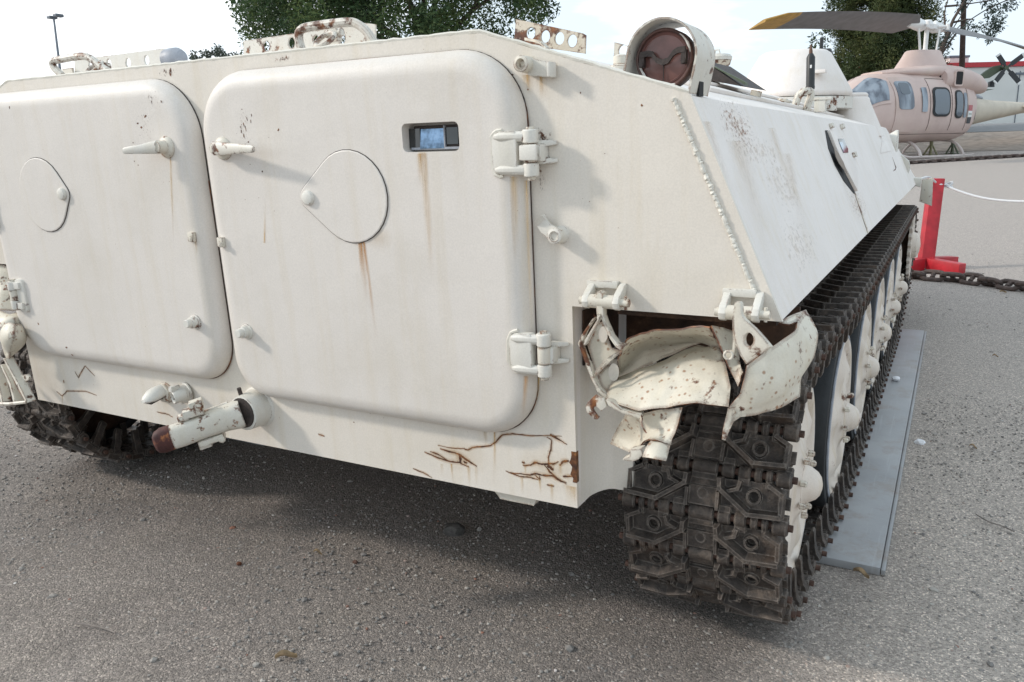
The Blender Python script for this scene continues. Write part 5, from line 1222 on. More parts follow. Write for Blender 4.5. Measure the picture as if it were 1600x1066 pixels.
for side in (1, -1):
    wpatch([(3.62,.22), (2.50,.06), (2.36,.72), (2.55,1.38), (3.58,1.38)], .012, 'windscreen_frame', M['pink'], side)
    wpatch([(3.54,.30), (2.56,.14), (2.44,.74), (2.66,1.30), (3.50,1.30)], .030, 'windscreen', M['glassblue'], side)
    patch(rr2(1.62,2.36,.92,2.74,.08), .010, 'crew_door', M['pink'], H, side=side)
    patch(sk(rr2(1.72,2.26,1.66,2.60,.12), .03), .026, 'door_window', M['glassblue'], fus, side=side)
    patch(sk(rr2(1.84,2.16,2.16,2.55,.08), .03), .036, 'vent_window', M['glassdark'], fus, side=side)
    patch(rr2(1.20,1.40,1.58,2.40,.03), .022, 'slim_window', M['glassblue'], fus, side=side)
    patch(rr2(.28,.98,1.42,2.42,.18), .016, 'window_frame', M['rubber'], fus, side=side)
    patch(rr2(.34,.92,1.49,2.35,.15), .032, 'cabin_window', M['glassdark'], fus, side=side)
    patch(rr2(-.40,.04,1.36,2.33,.16), .016, 'window_frame', M['rubber'], fus, side=side)
    patch(rr2(-.36,.0,1.42,2.27,.14), .032, 'cabin_window', M['glassdark'], fus, side=side)
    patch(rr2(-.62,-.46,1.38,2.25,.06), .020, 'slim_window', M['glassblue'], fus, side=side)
# nose windscreens seen from the front, either side of the centre post
# panel seams, hinges and flag
for x in (1.06, .18, -.70): patch([(x,.95), (x+.018,.95), (x+.018,2.70), (x,2.70)], .006, 'panel_seam', M['seam'], fus, th=.004)
patch([(-1.2,2.66), (1.05,2.72), (1.05,2.74), (-1.2,2.68)], .006, 'panel_seam', M['seam'], fus, th=.004); patch([(-1.2,.83), (2.6,.83), (2.6,.845), (-1.2,.845)], .006, 'panel_seam', M['seam'], fus, th=.004)
FL = rr2
fr_ = patch([(-1.05,1.62), (-.75,1.62), (-.75,1.82), (-1.05,1.82)], .010, 'flag_band', M['flagred'], H, th=.005)
fw_ = patch([(-1.05,1.40), (-.75,1.40), (-.75,1.62), (-1.05,1.62)], .010, 'flag_band', M['white'], H, th=.005)
fb_ = patch([(-1.05,1.18), (-.75,1.18), (-.75,1.40), (-1.05,1.40)], .010, 'flag_band', M['flagblack'], H, th=.005)
for k in range(3):
    cx_ = -.98 + k*.08; star = [(cx_ + (.032 if i % 2 == 0 else .013)*math.sin(PI*i/5), 1.51 + (.032 if i % 2 == 0 else .013)*math.cos(PI*i/5)) for i in range(10)]
    patch(star, .018, 'flag_star', M['flaggreen'], fw_, th=.003)
patch([(-1.62,1.30), (-1.48,1.30), (-1.54,1.68)], .014, 'warning_triangle', M['tri'], H, th=.004)
patch([(2.72,.86), (2.92,.92), (2.88,1.20), (2.76,1.12)], .012, 'intake_scoop', M['black'], H, th=.02)
# cowling, mast fairing, exhaust
b = B(hl); b.rings([sect(x, w, z0, z1, 2.6, 32) for x, w, z0, z1 in ((2.2,.45,2.85,2.98), (1.5,.85,2.8,3.10), (.6,.98,2.75,3.24), (-.3,1.0,2.7,3.28), (-.9,1.0,2.6,3.26), (-1.5,.95,2.45,3.10), (-2.1,.72,2.25,2.80), (-2.5,.42,2.25,2.6))]); cow = b.build('engine_cowling', M['pink'], H, ang=70)
b = B(hl); b.rings([[(.15 + rx*math.cos(a) + dx, ry*math.sin(a), z) for a in [2*PI*i/36 for i in range(36)]] for z, rx, ry, dx in ((2.95,1.10,.72,0), (3.10,1.05,.70,0), (3.5,.78,.56,.02), (3.72,.66,.48,.03), (3.77,.60,.44,.03))]); b.build('mast_fairing', M['pink'], H, ang=60)
b = B(hl)
for z_ in (2.86,): b.tube([(1.75,-.25,2.76), (1.7,-.25,2.86), (.95,-.25,2.98), (.9,-.25,2.92)], .03*HS, 6)
b.build('roof_step', M['pink'], cow)
b = B(hl); b.rings([sect(x, w, z0, z1, 2.4, 28) for x, w, z0, z1 in ((.32,.42,2.40,3.05), (.15,.50,2.34,3.14), (-.9,.56,2.28,3.12), (-1.6,.50,2.25,2.96), (-2.1,.34,2.25,2.74))])
for v in b.bm.verts: v.co += lf*.72*HS
b.build('exhaust_nacelle', M['pink'], H, ang=60)
b = B(hl); b.prism([(-.60, 1.0+.0, z) if False else p for p in [(.34,.45+y,z) for y, z in rrect(.04,.5,2.46,3.0,.08,3)]], (-.10,0,0)); b.build('intake_lip', M['pink'], cow)
b = B(hl); b.prism([(.345,.45+y,z) for y, z in rrect(.09,.45,2.52,2.94,.06,3)], (.012,0,0)); b.build('intake_mouth', M['black'], cow)
b = B(hl); b.prism([(.12-x,1.205,z) for x, z in rrect(0,.46,2.46,3.02,.07,3)], (0,.05,0)); b.build('intake_lip', M['pink'], cow)
b = B(hl); b.prism([(.07-x,1.252,z) for x, z in rrect(0,.36,2.52,2.96,.06,3)], (0,.012,0)); b.build('intake_mouth', M['black'], cow)
b = B(hl); b.rings([sect(x, w, z0, z1, 2.2, 28) for x, w, z0, z1 in ((-1.7,.62,1.0,2.30), (-2.3,.52,1.08,2.20), (-4,.42,1.32,2.08), (-6,.32,1.58,2.02), (-8.6,.22,1.74,2.0))]); bo = b.build('tail_boom', M['boomsand'], H, ang=60)
b = B(hl); b.rings([sect(x, w, z0, z1, 2.2, 20) for x, w, z0, z1 in ((-1.9,.35,2.1,2.5), (-2.6,.25,2.1,2.42), (-3.4,.10,2.1,2.22))]); b.build('boom_fairing', M['grey'], H)
b = B(hl); b.prism([(-5.6,.3,1.80), (-6.3,.3,1.80), (-6.35,1.6,1.84), (-5.95,1.6,1.84)], (0,0,.06)); b.prism([(-5.6,-.3,1.80), (-6.3,-.3,1.80), (-6.35,-1.6,1.84), (-5.95,-1.6,1.84)], (0,0,.06)); b.build('stabiliser', M['boomsand'], H)
b = B(hl); b.prism([(-8.0,-.04,1.8), (-8.7,-.04,1.8), (-9.6,-.04,3.6), (-9.1,-.04,3.6)], (0,.08,0)); b.build('tail_fin', M['boomsand'], H)
# skids
for s_ in (1, -1):
    b = B(hl); b.tube(tubeloop([(2.15,s_*1.25,.34), (2.05,s_*1.25,.16), (1.75,s_*1.25,.06), (1.3,s_*1.25,.045), (-.9,s_*1.25,.045), (-1.35,s_*1.25,.055)], .05, 5), .048*HS, 8); b.build('skid', M['skid'], H)
for x in (1.25, -.75):
    b = B(hl); b.tube(tubeloop([(x,1.27,.06), (x,1.12,.32), (x,.8,.55), (x,.3,.62), (x,-.3,.62), (x,-.8,.55), (x,-1.12,.32), (x,-1.27,.06)], .05, 5), .05*HS, 8); b.build('cross_tube', M['skid'], H)
# rotor mast, head and two blades
RH = 4.62
b = B(hl); b.lathe((.15,0,3.72), (0,0,1), [(.11*HS,0), (.085*HS,.1*HS), (.07*HS,.14*HS), (.07*HS,.95*HS)], 16); mast = b.build('rotor_mast', M['white'], H)
for dx, dy in ((.55,.2), (-.35,.25)):
    b = B(hl); b.tube([(.15+dx*.75,dy,3.74), (.15+dx,dy,RH-.12)], .035*HS, 8); b.build('control_rod', M['white'], H)
# blade directions found from where the blades are seen
hub = hl((.15,0,RH)); 
def level(q, z): return at(q, 2, z)
def blade(tipq, cuts, name='rotor_blade', chord=.72, Lr=7.0):
    pass
Dh = (hub-CAM).dot(CF)
tipL = CAM + ray((1192,34))*(Dh*.82)
DROOP = hub.z - tipL.z; dL = (tipL-hub); dL.z = 0; LB0 = dL.length; dL.normalize()
# the blade lies in the rotor plane with a slight droop
PITCHSIGN = 1 if Vector((-dL.y, dL.x, 0)).dot(CAM-hub) < 0 else -1
def mkblade(d, L, droop):
    n_ = Vector((-d.y, d.x, 0)); rs = []
    t_ = .045*HS; ch = .50*HS
    for s_ in [i/14 for i in range(15)]:
        k = .09 + .91*s_; c_ = hub + d*(L*k) + Vector((0,0,-droop*k*k))
        taper = 1.0 if s_ < .93 else 1.0
        f_ = ch*(.35 if s_ == 0 else .95 if s_ < .07 else 1.0); bk = ch*(.35 if s_ == 0 else .8 if s_ < .07 else 1.0)
        if s_ > .99: f_ = ch*.2
        pit = PITCHSIGN*.50*(1-.35*s_)
        rs.append([c_ + n_*f_ + Vector((0,0,-f_*pit)), c_ + n_*f_*.8 + Vector((0,0,t_-f_*.8*pit)), c_ + Vector((0,0,t_*1.2)), c_ - n_*bk + Vector((0,0,.01+bk*pit)), c_ - n_*bk + Vector((0,0,-.01+bk*pit)), c_ + Vector((0,0,-t_*.8)), c_ + n_*f_*.8 + Vector((0,0,-t_-f_*.8*pit))])
    return rs
LB = LB0
rs = mkblade(dL, LB, DROOP); cut = 13
b = B(); b.rings(rs[:cut]); bl = b.build('rotor_blade', M['blade'], H)
b = B(); b.rings(rs[cut-1:]); b.build('blade_tip', M['yellow'], bl)
rs = mkblade(-dL, LB, .45*HS); b = B(); b.rings(rs[:cut]); bl2 = b.build('rotor_blade', M['blade'], H); b = B(); b.rings(rs[cut-1:]); b.build('blade_tip', M['yellow'], bl2)
b = B(); b.box(hub, (1.0*HS,.34*HS,.16*HS), Matrix.Rotation(math.atan2(dL.y, dL.x), 3, 'Z'))
for s_ in (-1, 1):
    b.lathe(hub + dL*s_*.35*HS, dL*s_, [(.17*HS,0), (.21*HS,.12*HS), (.17*HS,.5*HS), (.10*HS,.95*HS)], 12)
    b.lathe(hub + dL*s_*.55*HS + Vector((0,0,.10*HS)), (0,0,1), [(.08*HS,0), (.08*HS,.1*HS), (.03*HS,.14*HS)], 10)
    n_ = Vector((-dL.y, dL.x, 0)); b.tube([hub + dL*s_*.4*HS + n_*.18*HS, hub + dL*s_*.7*HS + n_*.36*HS], .05*HS, 8); b.lathe(hub + dL*s_*.7*HS + n_*.38*HS - Vector((0,0,.12*HS)), (0,0,1), [(.07*HS,0), (.07*HS,.2*HS)], 10)
b.lathe(hub - Vector((0,0,.1*HS)), (0,0,1), [(.20*HS,0), (.22*HS,.15*HS), (.12*HS,.32*HS)], 14)
b.build('rotor_head', M['white'], H)
# stands under the belly
for (x, y, mt, lab) in ((.1,.55,'standyel','yellow green jack stand under the middle of the pink helicopter'), (-1.15,.55,'olive','dark green jack stand under the rear of the pink helicopter')):
    bp = hl((x,y,0)); t = thing('jack_stand', tuple(bp), lab, 'stand', 'stands under the helicopter'); b = B(hl)
    for a in range(4):
        aa = PI/4 + PI/2*a; b.tube([(x+.05*math.cos(aa), y+.05*math.sin(aa), .42), (x+.26*math.cos(aa), y+.26*math.sin(aa), .0)], .03*HS, 6)
    b.build('leg', M[mt], t); b = B(hl); b.cyl((x,y,.35), (x,y,.58), .06*HS); b.build('jack_post', M[mt], t); b = B(hl); b.box((x,y,.12), (.35*HS,.35*HS,.02*HS)); b.build('brace', M[mt], t)

# ------------------------------------------------------------------ olive helicopter tail behind
Dg = 46.0
def og(q): return CAM + ray(q)*Dg
gp = og((1550,150)); t = thing('green_helicopter', (gp.x, gp.y, gz(gp.y)), 'dark green helicopter tail with four black rotor blades with white tips, behind the pink one', 'helicopter')
ax_ = (Vector((CR.x, CR.y, 0)).normalized()*1.0)
bk_ = Vector((-ax_.y, ax_.x, 0))
P0 = og((1532,138)); P1 = og((1558,106)); 
b = B(); b.rings([[p + ax_*w_*i + bk_*.12*j for i, j in ((-1,-1), (1,-1), (1,1), (-1,1))] for p, w_ in ((og((1480,152)), .5), (og((1538,140)), .5))]); b.build('tail_boom', M['olive'], t)
b = B(); b.prism([og((1526,124)), og((1546,122)), og((1568,108)), og((1566,101)), og((1552,104)), og((1540,112))], bk_*.2); b.build('tail_fin', M['olive'], t)
b = B(); b.prism([og((1547,128)), og((1554,125)), og((1554,136)), og((1546,136))], bk_*.2); b.build('tail_skid', M['blackpaint'], t)
hb_ = og((1566,107)) - bk_*.4
b = B(); b.cyl(hb_ + bk_*.4, hb_ - bk_*.05, .12, n=12); b.build('rotor_hub', M['olive'], t)
upv = CU
for q in ((1553,87), (1593,87), (1587,131), (1548,130)):
    e = og(q) - bk_*.4; d = (e-hb_); n_ = d.cross(bk_).normalized()
    b = B(); b.rings([[hb_ + d*k + n_*w_*i + bk_*.03*j for i, j in ((-1,-1), (1,-1), (1,1), (-1,1))] for k, w_ in ((.0,.05), (.25,.06), (.3,.13), (.92,.13))]); bb = b.build('tail_rotor_blade', M['blackpaint'], t)
    b = B(); b.rings([[hb_ + d*k + n_*w_*i + bk_*.032*j for i, j in ((-1,-1), (1,-1), (1,1), (-1,1))] for k, w_ in ((.92,.132), (1.02,.132))]); b.build('blade_tip', M['white'], bb)
b = B(); gg = og((1470,180)); b.rings([sect_ for sect_ in [[og((1440,150)) + ax_*(x_) + Vector((0,0,(math.sin(a))*r_)) + bk_*math.cos(a)*r_ for a in [2*PI*i/16 for i in range(16)]] for x_, r_ in ((-4,.3), (-3,.9), (-1,1.1), (1,.9), (2,.4))]]); b.build('fuselage', M['olive'], t)
for x_ in (-2.5, 0): 
    q = og((1440,150)) + ax_*x_; b = B(); b.cyl((q.x,q.y,gz(q.y)), q, .15, n=10); b.build('undercarriage_leg', M['olive'], t)

# ------------------------------------------------------------------ building, pole, lamp post
Db = 62.0
def ob(q, D=Db): return CAM + ray(q)*D
a, c = ob((1478,100)), ob((1605,97)); d = (c-a); d.z = 0; d.normalize(); n_ = Vector((-d.y, d.x, 0))
a0 = a - d*6; L = 40.0; zt, zb_ = (a.z+c.z)/2, ob((1560,190)).z - 1.5
t = thing('white_building', (a0.x, a0.y, zb_), 'long white building with a red roof edge behind the helicopter', 'building')
b = B(); b.prism([Vector((p.x, p.y, zb_)) for p in (a0, a0+d*L, a0+d*L+n_*12, a0+n_*12)], (0,0,zt-zb_-.32)); b.build('wall', M['wall'], t)
b = B(); b.prism([Vector((p.x, p.y, zt-.30)) for p in (a0-n_*.15-d*.15, a0+d*(L+.15)-n_*.15, a0+d*(L+.15)+n_*12.15, a0-d*.15+n_*12.15)], (0,0,.36)); b.build('roof_edge', M['redtrim'], t)
for k in range(9):
    p = a0 + d*(3.4+4.2*k) - n_*.03; b = B(); b.box((p.x, p.y, (zt+zb_)/2-.3), (.06,.06,zt-zb_-.7)); b.build('wall_joint', M['metal'], t)
for k in (1, 5):
    p = a0 + d*(7+5*k) - n_*.05; b = B(); b.box((p.x, p.y, zt-.85), (1.1,.12,.16), Matrix.Rotation(math.atan2(d.y,d.x),3,'Z')); b.build('wall_lamp', M['metal'], t)
p = ob((1505,96)) ; ac = Vector((p.x, p.y, zt+.06)) + n_*1.2
t2 = thing('roof_unit', tuple(ac), 'grey air conditioning box on the roof above the red edge', 'roof unit')
b = B(); b.box(ac + Vector((0,0,.22)), (1.5,1.2,.42), Matrix.Rotation(math.atan2(d.y,d.x),3,'Z')); b.build('casing', M['wall'], t2, bevel=.03); b = B(); b.box(ac + Vector((0,0,.52)), (1.6,1.3,.16), Matrix.Rotation(math.atan2(d.y,d.x),3,'Z')); b.build('fan_grille', M['metal'], t2)
# grey road in front of it, brown bank below
for (q0, q1, nm, mt) in (((203), (190), 'road', 'road'),):
    g0, g1 = ground((1560,206)).y, ground((1560,191)).y
    b = B(); ys_ = [g0 + (g1-g0)*k/6 for k in range(7)]; b.sheet([[(x, y, gz(y)+.02) for x in (-60,-20,0,10,20,40,80)] for y in ys_]); o = b.build(nm, M[mt], None); o['kind'] = 'structure'
g0, g1 = ground((1560,236)).y, ground((1560,206.5)).y
b = B(); ys_ = [g0 + (g1-g0)*k/16 for k in range(17)]
b.sheet([[(x, y, gz(y)+.015 + (.30*math.sin(PI*min(1,max(0,(y-g0)/(g1-g0))))**2 + .12*noise.noise(Vector((x*.5,y*.6,0)))*math.sin(PI*(y-g0)/(g1-g0)) if x > -8 else 0)) for x in [-40,-20,-8] + [-6+1.0*i for i in range(44)]] for y in ys_]); o = b.build('dirt_bank', M['bank'], None); o['kind'] = 'structure'
# wooden pole
p = ob((1503,105), 50); t = tag(None or B().tube([Vector((p.x,p.y,gz(p.y))), p, CAM + ray((1508,-60))*50], [.20,.17,.14], 12).build('utility_pole', M['pole'], None), 'dark wooden pole rising behind the helicopter rotor', 'pole')
# lamp post on the left
Dl = 38.0; top = ob((84,29), Dl); foot_ = ob((100,160), Dl)
t = thing('lamp_post', (foot_.x, foot_.y, gz(foot_.y)), 'thin grey lamp post with two lamp heads against the sky', 'lamp post')
b = B(); b.tube([Vector((foot_.x, foot_.y, gz(foot_.y))), foot_, top], [.09,.07,.045], 10); b.build('pole', M['metal'], t)
b = B(); b.box(top + Vector((-.12,0,.05)), (.26,.4,.13)); b.build('lamp_head', M['metal'], t, bevel=.03); b = B(); b.box(top + Vector((.22,.1,.12)), (.26,.4,.14)); b.build('lamp_head', M['metal'], t, bevel=.03)

# ------------------------------------------------------------------ trees
def leaves(name, mat, clumps, n_per, size, parent, aspect=2.2, droop=.3, flat=1.0, seed=1):
    R_ = random.Random(seed); vs, fs, tn = [], [], []
    for (c, r) in clumps:
        tone0 = R_.uniform(.15, .8)
        n = max(6, int(n_per*r*r))
        for _ in range(n):
            v = Vector((R_.gauss(0,1), R_.gauss(0,1), R_.gauss(0,1))).normalized()*r*(R_.random()**.45); v.z *= flat
            p = Vector(c) + v; s_ = size*R_.uniform(.6, 1.4)
            d = Vector((R_.gauss(0,1), R_.gauss(0,1), R_.gauss(0,.7)-droop)).normalized(); w_ = d.orthogonal().normalized(); w_.rotate(Matrix.Rotation(R_.uniform(0,6.28), 3, d))
            k = len(vs); vs += [p, p + d*s_*aspect*.5 + w_*s_*.5, p + d*s_*aspect, p + d*s_*aspect*.5 - w_*s_*.5]; fs.append((k,k+1,k+2,k+3)); tn.append(min(1, max(0, tone0 + R_.gauss(0,.18))))
    o_ = Vector(parent.location) if parent else Vector()
    me = bpy.data.meshes.new(name); me.from_pydata([v - o_ for v in vs], [], fs)
    at_ = me.attributes.new('tone', 'FLOAT', 'FACE'); at_.data.foreach_set('value', tn)
    me.materials.append(mat); o = bpy.data.objects.new(name, me); C.objects.link(o); o.parent = parent; WORLD[o.name] = o_; return o
def branch(b, p, d, L, r, depth, R_, tips, spread=.55):
    pts = [p]; dd = d.copy()
    for k in range(5):
        dd = (dd + Vector((R_.gauss(0,.13), R_.gauss(0,.13), R_.gauss(0,.07)+.03))).normalized(); pts.append(pts[-1] + dd*L/5)
    b.tube(pts, [r*(1-.11*k) for k in range(6)], 7 if depth > 1 else 5)
    if depth == 0: tips.append(pts[-1]); return
    for k in range(R_.choice((2,3,3))):
        q = pts[R_.choice((3,4,5))]; nd = (dd + Vector((R_.gauss(0,spread), R_.gauss(0,spread), R_.gauss(0,spread*.6)+.12))).normalized()
        branch(b, q, nd, L*R_.uniform(.6,.8), r*.55, depth-1, R_, tips, spread)
# broad tree behind the vehicle
Dt = 34.0; bp = CAM + ray((648,150))*Dt; R_ = random.Random(11)
t = thing('broadleaf_tree', (bp.x, bp.y, gz(bp.y)), 'large dark green broadleaf tree with spreading limbs behind the vehicle roof', 'tree')
b = B(); tips = []; root = Vector((bp.x, bp.y, gz(bp.y))); fork = CAM + ray((660,95))*Dt
b.tube([root, root.lerp(fork, .6), fork], [.42,.36,.30], 10)
for q, L in (((585,-10), 4), ((655,-40), 4.5), ((700,-30), 4.2), ((735,20), 3.5), ((560,40), 3.8), ((640,-70), 5)):
    d_ = (CAM + ray(q)*(Dt + R_.uniform(-2,2)) - fork).normalized(); branch(b, fork, d_, L, .17, 2, R_, tips)
b.build('trunk', M['bark'], t)
cl = [(p, R_.uniform(.8,1.3)) for p in tips]
for _ in range(240):
    u = R_.uniform(375, 868); vlo = 78 - abs(u-600)/270*38 + (18 if u < 470 else 0); y_ = vlo - 8 - R_.random()**.8*260; cl.append((CAM + ray((u, y_))*(Dt + R_.uniform(-4.5,4.5)), R_.uniform(.55,1.15)))
for u, y_ in ((385,5), (392,30), (400,60), (395,80), (440,45), (480,30), (520,25), (560,30), (600,60), (612,40), (855,12), (835,30), (800,20), (780,60), (760,75), (725,60), (690,70), (650,40)): cl.append((CAM + ray((u, y_))*(Dt + R_.uniform(-2,2)), R_.uniform(.45,.8)))
leaves('crown', M['leaf'], cl, 560, .072, t, 2.6, .5, 1.0, 3)
# tall pine right of centre
Dp = 47.0; R_ = random.Random(5); bp = CAM + ray((1372,190))*Dp; root = Vector((bp.x, bp.y, gz(bp.y)))
t = thing('pine_tree', tuple(root), 'tall dense dark green pine tree behind the turret and the rotor blade', 'tree')
b = B(); tp = CAM + ray((1380,-330))*Dp; b.tube([root, root.lerp(tp,.5), tp], [.45,.3,.06], 10); tips = []
for k in range(46):
    h = R_.uniform(.12,.95); p = root.lerp(tp, h); a_ = R_.uniform(0,6.28); rr_ = 3.2*(1-h*.55); b.tube([p, p + Vector((math.cos(a_)*rr_*.6, math.sin(a_)*rr_*.6, .3)), p + Vector((math.cos(a_)*rr_, math.sin(a_)*rr_, .9))], [.08,.05,.02], 5); tips.append(p + Vector((math.cos(a_)*rr_, math.sin(a_)*rr_, .9)))
b.build('trunk', M['bark'], t)
cl = [(p, R_.uniform(.5,.9)) for p in tips]
for _ in range(760):
    h = R_.uniform(.08,1.0); p = root.lerp(tp, h); a_ = R_.uniform(0,6.28); rr_ = 3.35*(1-h*.5)*R_.uniform(.35,1.0); cl.append((p + Vector((math.cos(a_)*rr_, math.sin(a_)*rr_, R_.uniform(-.5,.8))), R_.uniform(.35,.75)))
leaves('crown', M['needle'], cl, 900, .052, t, 4.2, -.6, 1.7, 4)
cl2 = [(CAM + ray(q)*Dp, .3) for q in ((1270,78), (1272,62), (1268,90), (1287,70), (1290,50), (1290,30), (1294,12))]
leaves('twig_foliage', M['needle'], cl2, 500, .08, t, 3, -.4, 1.6, 8)
# thin tree top right
Ds = 40.0; R_ = random.Random(9); bp = CAM + ray((1470,190))*Ds; root = Vector((bp.x, bp.y, gz(bp.y)))
t = thing('thin_tree', tuple(root), 'thin open tree with bare branches and hanging leaf tufts behind the rotor head', 'tree')
b = B()
def px3(*qs): return [CAM + ray(q)*Ds for q in qs]
b.tube([root] + px3((1462,140), (1470,80), (1490,30), (1520,-20), (1550,-60)), [.22,.18,.12,.07,.05,.04], 8)
for qs in (((1466,95), (1485,52), (1505,20), (1525,-10)), ((1468,90), (1500,45), (1530,22), (1560,6), (1590,-5)), ((1478,60), (1476,20), (1484,-8)), ((1476,10), (1500,8), (1540,2), (1560,-2)), ((1490,35), (1515,30), (1522,32)), ((1472,72), (1482,60), (1500,40))): b.tube(tubeloop(px3(*qs), .02, 4), [.05]*4 + [.028]*(4*(len(qs)-1)+1-4), 6)
b.build('trunk', M['bark'], t)
cl = [(CAM + ray(q)*(Ds + R_.uniform(-.8,.8)), r_) for q, r_ in (((1552,15),.45), (1 and (1556,28),.5), ((1550,42),.42), ((1548,52),.32), ((1560,38),.35), ((1545,-5),.5), ((1580,5),.35), ((1572,10),.25), ((1505,-4),.4), ((1500,14),.25), ((1512,38),.3), ((1532,40),.28), ((1522,44),.25), ((1480,62),.3), ((1478,72),.3), ((1468,66),.3), ((1460,70),.3), ((1545,62),.16), ((1530,56),.16), ((1484,55),.2), ((1590,-20),.6), ((1560,-30),.7), ((1520,-40),.7))]
leaves('crown', M['sparse'], cl, 620, .06, t, 3.2, .9, 1.0, 6)
# far small trees over the left of the roof
for (q, D, rr_, lab) in (((305,98), 110, 2.6, 'far rounded tree clump above the left door, beside the grey marker lamp'), ((366,94), 120, 1.1, 'small far tree top just left of the perforated bracket')):
    R_ = random.Random(int(q[0])); bp = CAM + ray(q)*D; root = Vector((bp.x, bp.y, gz(bp.y)))
    t = thing('far_tree', tuple(root), lab, 'tree', 'far trees on the skyline'); b = B(); b.tube([root, bp], [.4,.25], 8); b.build('trunk', M['bark'], t)
    wpx = rr_/D*FPX
    cl = [(CAM + ray((q[0] + R_.uniform(-1,1)*wpx*1.35, q[1] - 4 + R_.uniform(-.75,1.0)*wpx*.62))*(D + R_.uniform(-2,2)), R_.uniform(.5,1.0)*rr_*.36) for _ in range(26)] + [(bp - Vector((R_.uniform(-1,1)*rr_*.9, R_.uniform(-1,1)*rr_*.6, R_.uniform(.2,1)*rr_*1.2)), R_.uniform(.5,1.0)*rr_*.4) for _ in range(26)]
    leaves('crown', M['far'], cl, 190, .20, t, 2, .2, 1.0, int(q[0]))

# ------------------------------------------------------------------ loose stones, litter, leaves, twigs
R_ = random.Random(21)
def stones(n, x0, x1, y0, y1, smin, smax, keep=None):
    ico = bmesh.new(); bmesh.ops.create_icosphere(ico, subdivisions=1, radius=1.0); iv = [v.co.copy() for v in ico.verts]; jf = [[v.index for v in f.verts] for f in ico.faces]; ico.free()
    vs, fs, tn = [], [], []
    for _ in range(n):
        x = R_.uniform(x0, x1); y = R_.uniform(y0, y1)
        d_ = math.hypot(x-CAM.x, y-CAM.y)
        if keep and not keep(x, y): continue
        s_ = smin + (smax-smin)*R_.random()**3.2
        sx, sy, sz = s_*R_.uniform(.7,1.3), s_*R_.uniform(.7,1.3), s_*R_.uniform(.45,.8); rz = R_.uniform(0,6.28); ca, sa = math.cos(rz), math.sin(rz); k = len(vs); z = gz(y) + (0.012*noise.noise(Vector((x*.9, y*.9, 0))) if abs(x) < 8 and -3 < y < 9 else 0)
        jit = [R_.uniform(.78,1.15) for _ in iv]
        for v, j in zip(iv, jit):
            X, Y = v.x*sx*j, v.y*sy*j; vs.append((x + X*ca - Y*sa, y + X*sa + Y*ca, z + sz*.35 + v.z*sz*j))
        fs += [[k+i for i in f] for f in jf]; tone = R_.choice([R_.uniform(.2,.7)]*9 + [R_.uniform(.7,1.0)]); tn += [tone]*len(jf)
    return vs, fs, tn
def mkstones(name, data, label=None):
    vs, fs, tn = data; me = bpy.data.meshes.new(name); me.from_pydata(vs, [], fs); a_ = me.attributes.new('tone', 'FLOAT', 'FACE'); a_.data.foreach_set('value', tn)
    me.materials.append(M['stone']); o = bpy.data.objects.new(name, me); C.objects.link(o); o['kind'] = 'stuff'; o['label'] = label; return o
def inview(x, y):
    p = Vector((x, y, ZG)) - CAM; z = p.dot(CF)
    if z < .3: return False
    u = 800 + FPX*p.dot(CR)/z; v = 533 - FPX*p.dot(CU)/z
    return -60 < u < 1660 and v < 1130
def off_plate(x, y): return inview(x, y) and not (1.08 < x < 1.72 and .7 < y < 4.4)
mkstones('loose_gravel', stones(60000, -3.0, 3.6, -.4, 2.9, .0012, .0062, off_plate), 'fine loose gravel scattered over the ground around the vehicle')
mkstones('loose_pebbles', stones(2600, -4.5, 5.0, -.5, 9, .004, .0135, off_plate), 'larger pebbles scattered over the ground around the vehicle')
def lump(q, s_, name, mat, label, cat, grp=None, flat=.7, seed=1):
    p = ground(q); b = B(); rr_ = random.Random(seed); bmesh.ops.create_icosphere(b.bm, subdivisions=2, radius=1.0)
    for v in b.bm.verts: n_ = noise.noise(v.co*1.6 + Vector((seed,0,0))); v.co = Vector((v.co.x*s_*(1+.35*n_), v.co.y*s_*.8*(1+.35*n_), v.co.z*s_*flat*(1+.3*n_))) + Vector((p.x, p.y, gz(p.y)+s_*flat*.5))
    o = b.build(name, mat, None, ang=25, dent=s_*.08); return tag(o, label, cat, grp)
lump((708,832), .042, 'dirt_clod', M['rock'], 'dark lump of dirt on the shaded gravel below the rear plate', 'rock', None, .55, 3)
lump((1437,694), .020, 'paper_litter', M['paper'], 'crumpled white paper scrap on gravel beside the steel sheet', 'litter', None, .7, 5)
for q, s_, lab in (((555,880), .010, 'small pink red stone on the gravel below the middle of the rear plate'), ((374,884), .009, 'small dark red stone on the gravel lower left of the tow hook'), ((1297,850), .009, 'x')):
    if lab != 'x': lump(q, s_, 'red_stone', M['rust'] if s_ < .0095 else M['pin'], lab, 'stone', 'reddish stones', .7, int(q[0]))
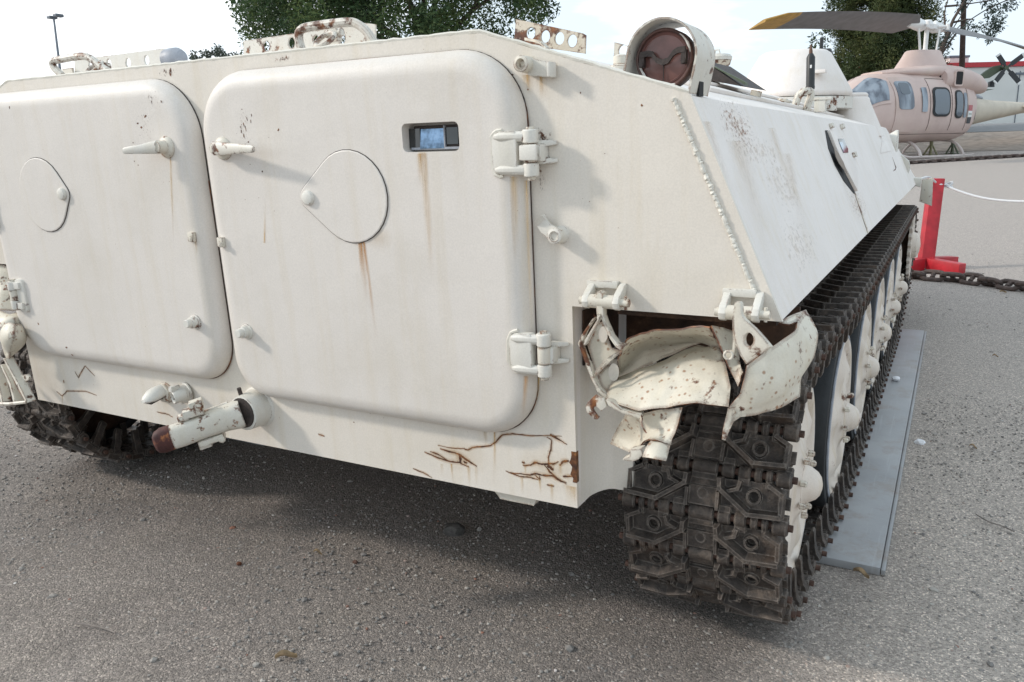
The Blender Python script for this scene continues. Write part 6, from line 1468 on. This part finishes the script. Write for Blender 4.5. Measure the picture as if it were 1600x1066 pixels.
lump((1398,600), .022, 'white_stone', M['paper'], 'pale white stone on the far end of the grey steel sheet', 'stone', None, .7, 8) if False else None
p = at((1400,595), 2, -.018); b = B(); bmesh.ops.create_icosphere(b.bm, subdivisions=2, radius=1.0)
for v in b.bm.verts: n_ = noise.noise(v.co*1.7); v.co = Vector((v.co.x*.022*(1+.3*n_), v.co.y*.02*(1+.3*n_), v.co.z*.014)) + Vector((p.x, p.y, -.018+.012))
tag(b.build('white_stone', M['paper'], None, ang=25), 'pale white stone lying on the grey steel sheet beside the track', 'stone')
def leaf(q, L, a_, lab):
    p = ground(q); d = Vector((math.cos(a_), math.sin(a_), 0)); n_ = Vector((-d.y, d.x, 0)); b = B(); z = Vector((0,0,gz(p.y)+.012)); P0 = Vector((p.x, p.y, 0)) + z
    b.sheet([[P0 + d*L*(t-.5) + n_*s_*L*.20*math.sin(PI*min(max(t,.03),.97)) + Vector((0,0,.010*abs(s_)*L/.05 + .006*math.sin(t*5))) for s_ in (-1,-.5,0,.5,1)] for t in [k/8 for k in range(9)]])
    o = b.build('dry_leaf', M['dryleaf'], None, solid=.0008); tag(o, lab, 'leaf', 'dry leaves on the gravel')
leaf((448,1035), .055, .75, 'curled tan dry leaf on the gravel near the bottom left'); leaf((1345,905), .05, -.4, 'curled brown dry leaf beside the near corner of the steel sheet'); leaf((497,870), .03, .2, 'pale small dry leaf on gravel below the tow hook'); leaf((1567,459), .06, .5, 'reddish dry leaf against the anchor chain')
leaf((1520,704), .030, -.3, 'small pale leaf scrap on open gravel to the right of the crumpled paper')
leaf((1555,560), .034, .4, 'small pale leaf scrap on the gravel near the right edge, short of the anchor chain')
def twig(qs, lab):
    pts = [Vector((p.x, p.y, gz(p.y) + .010)) for p in [ground(q) for q in qs]]; b = B(); b.tube(tubeloop(pts, .002, 4), .0024, 6); tag(b.build('twig', M['twig'], None), lab, 'twig', 'twigs on the gravel')
twig(((118,980), (140,982), (165,988), (182,996)), 'pale thin twig on the gravel at lower left'); twig(((1524,808), (1545,820), (1565,827), (1584,837)), 'dark thin twig on the gravel at right, beyond the steel sheet')
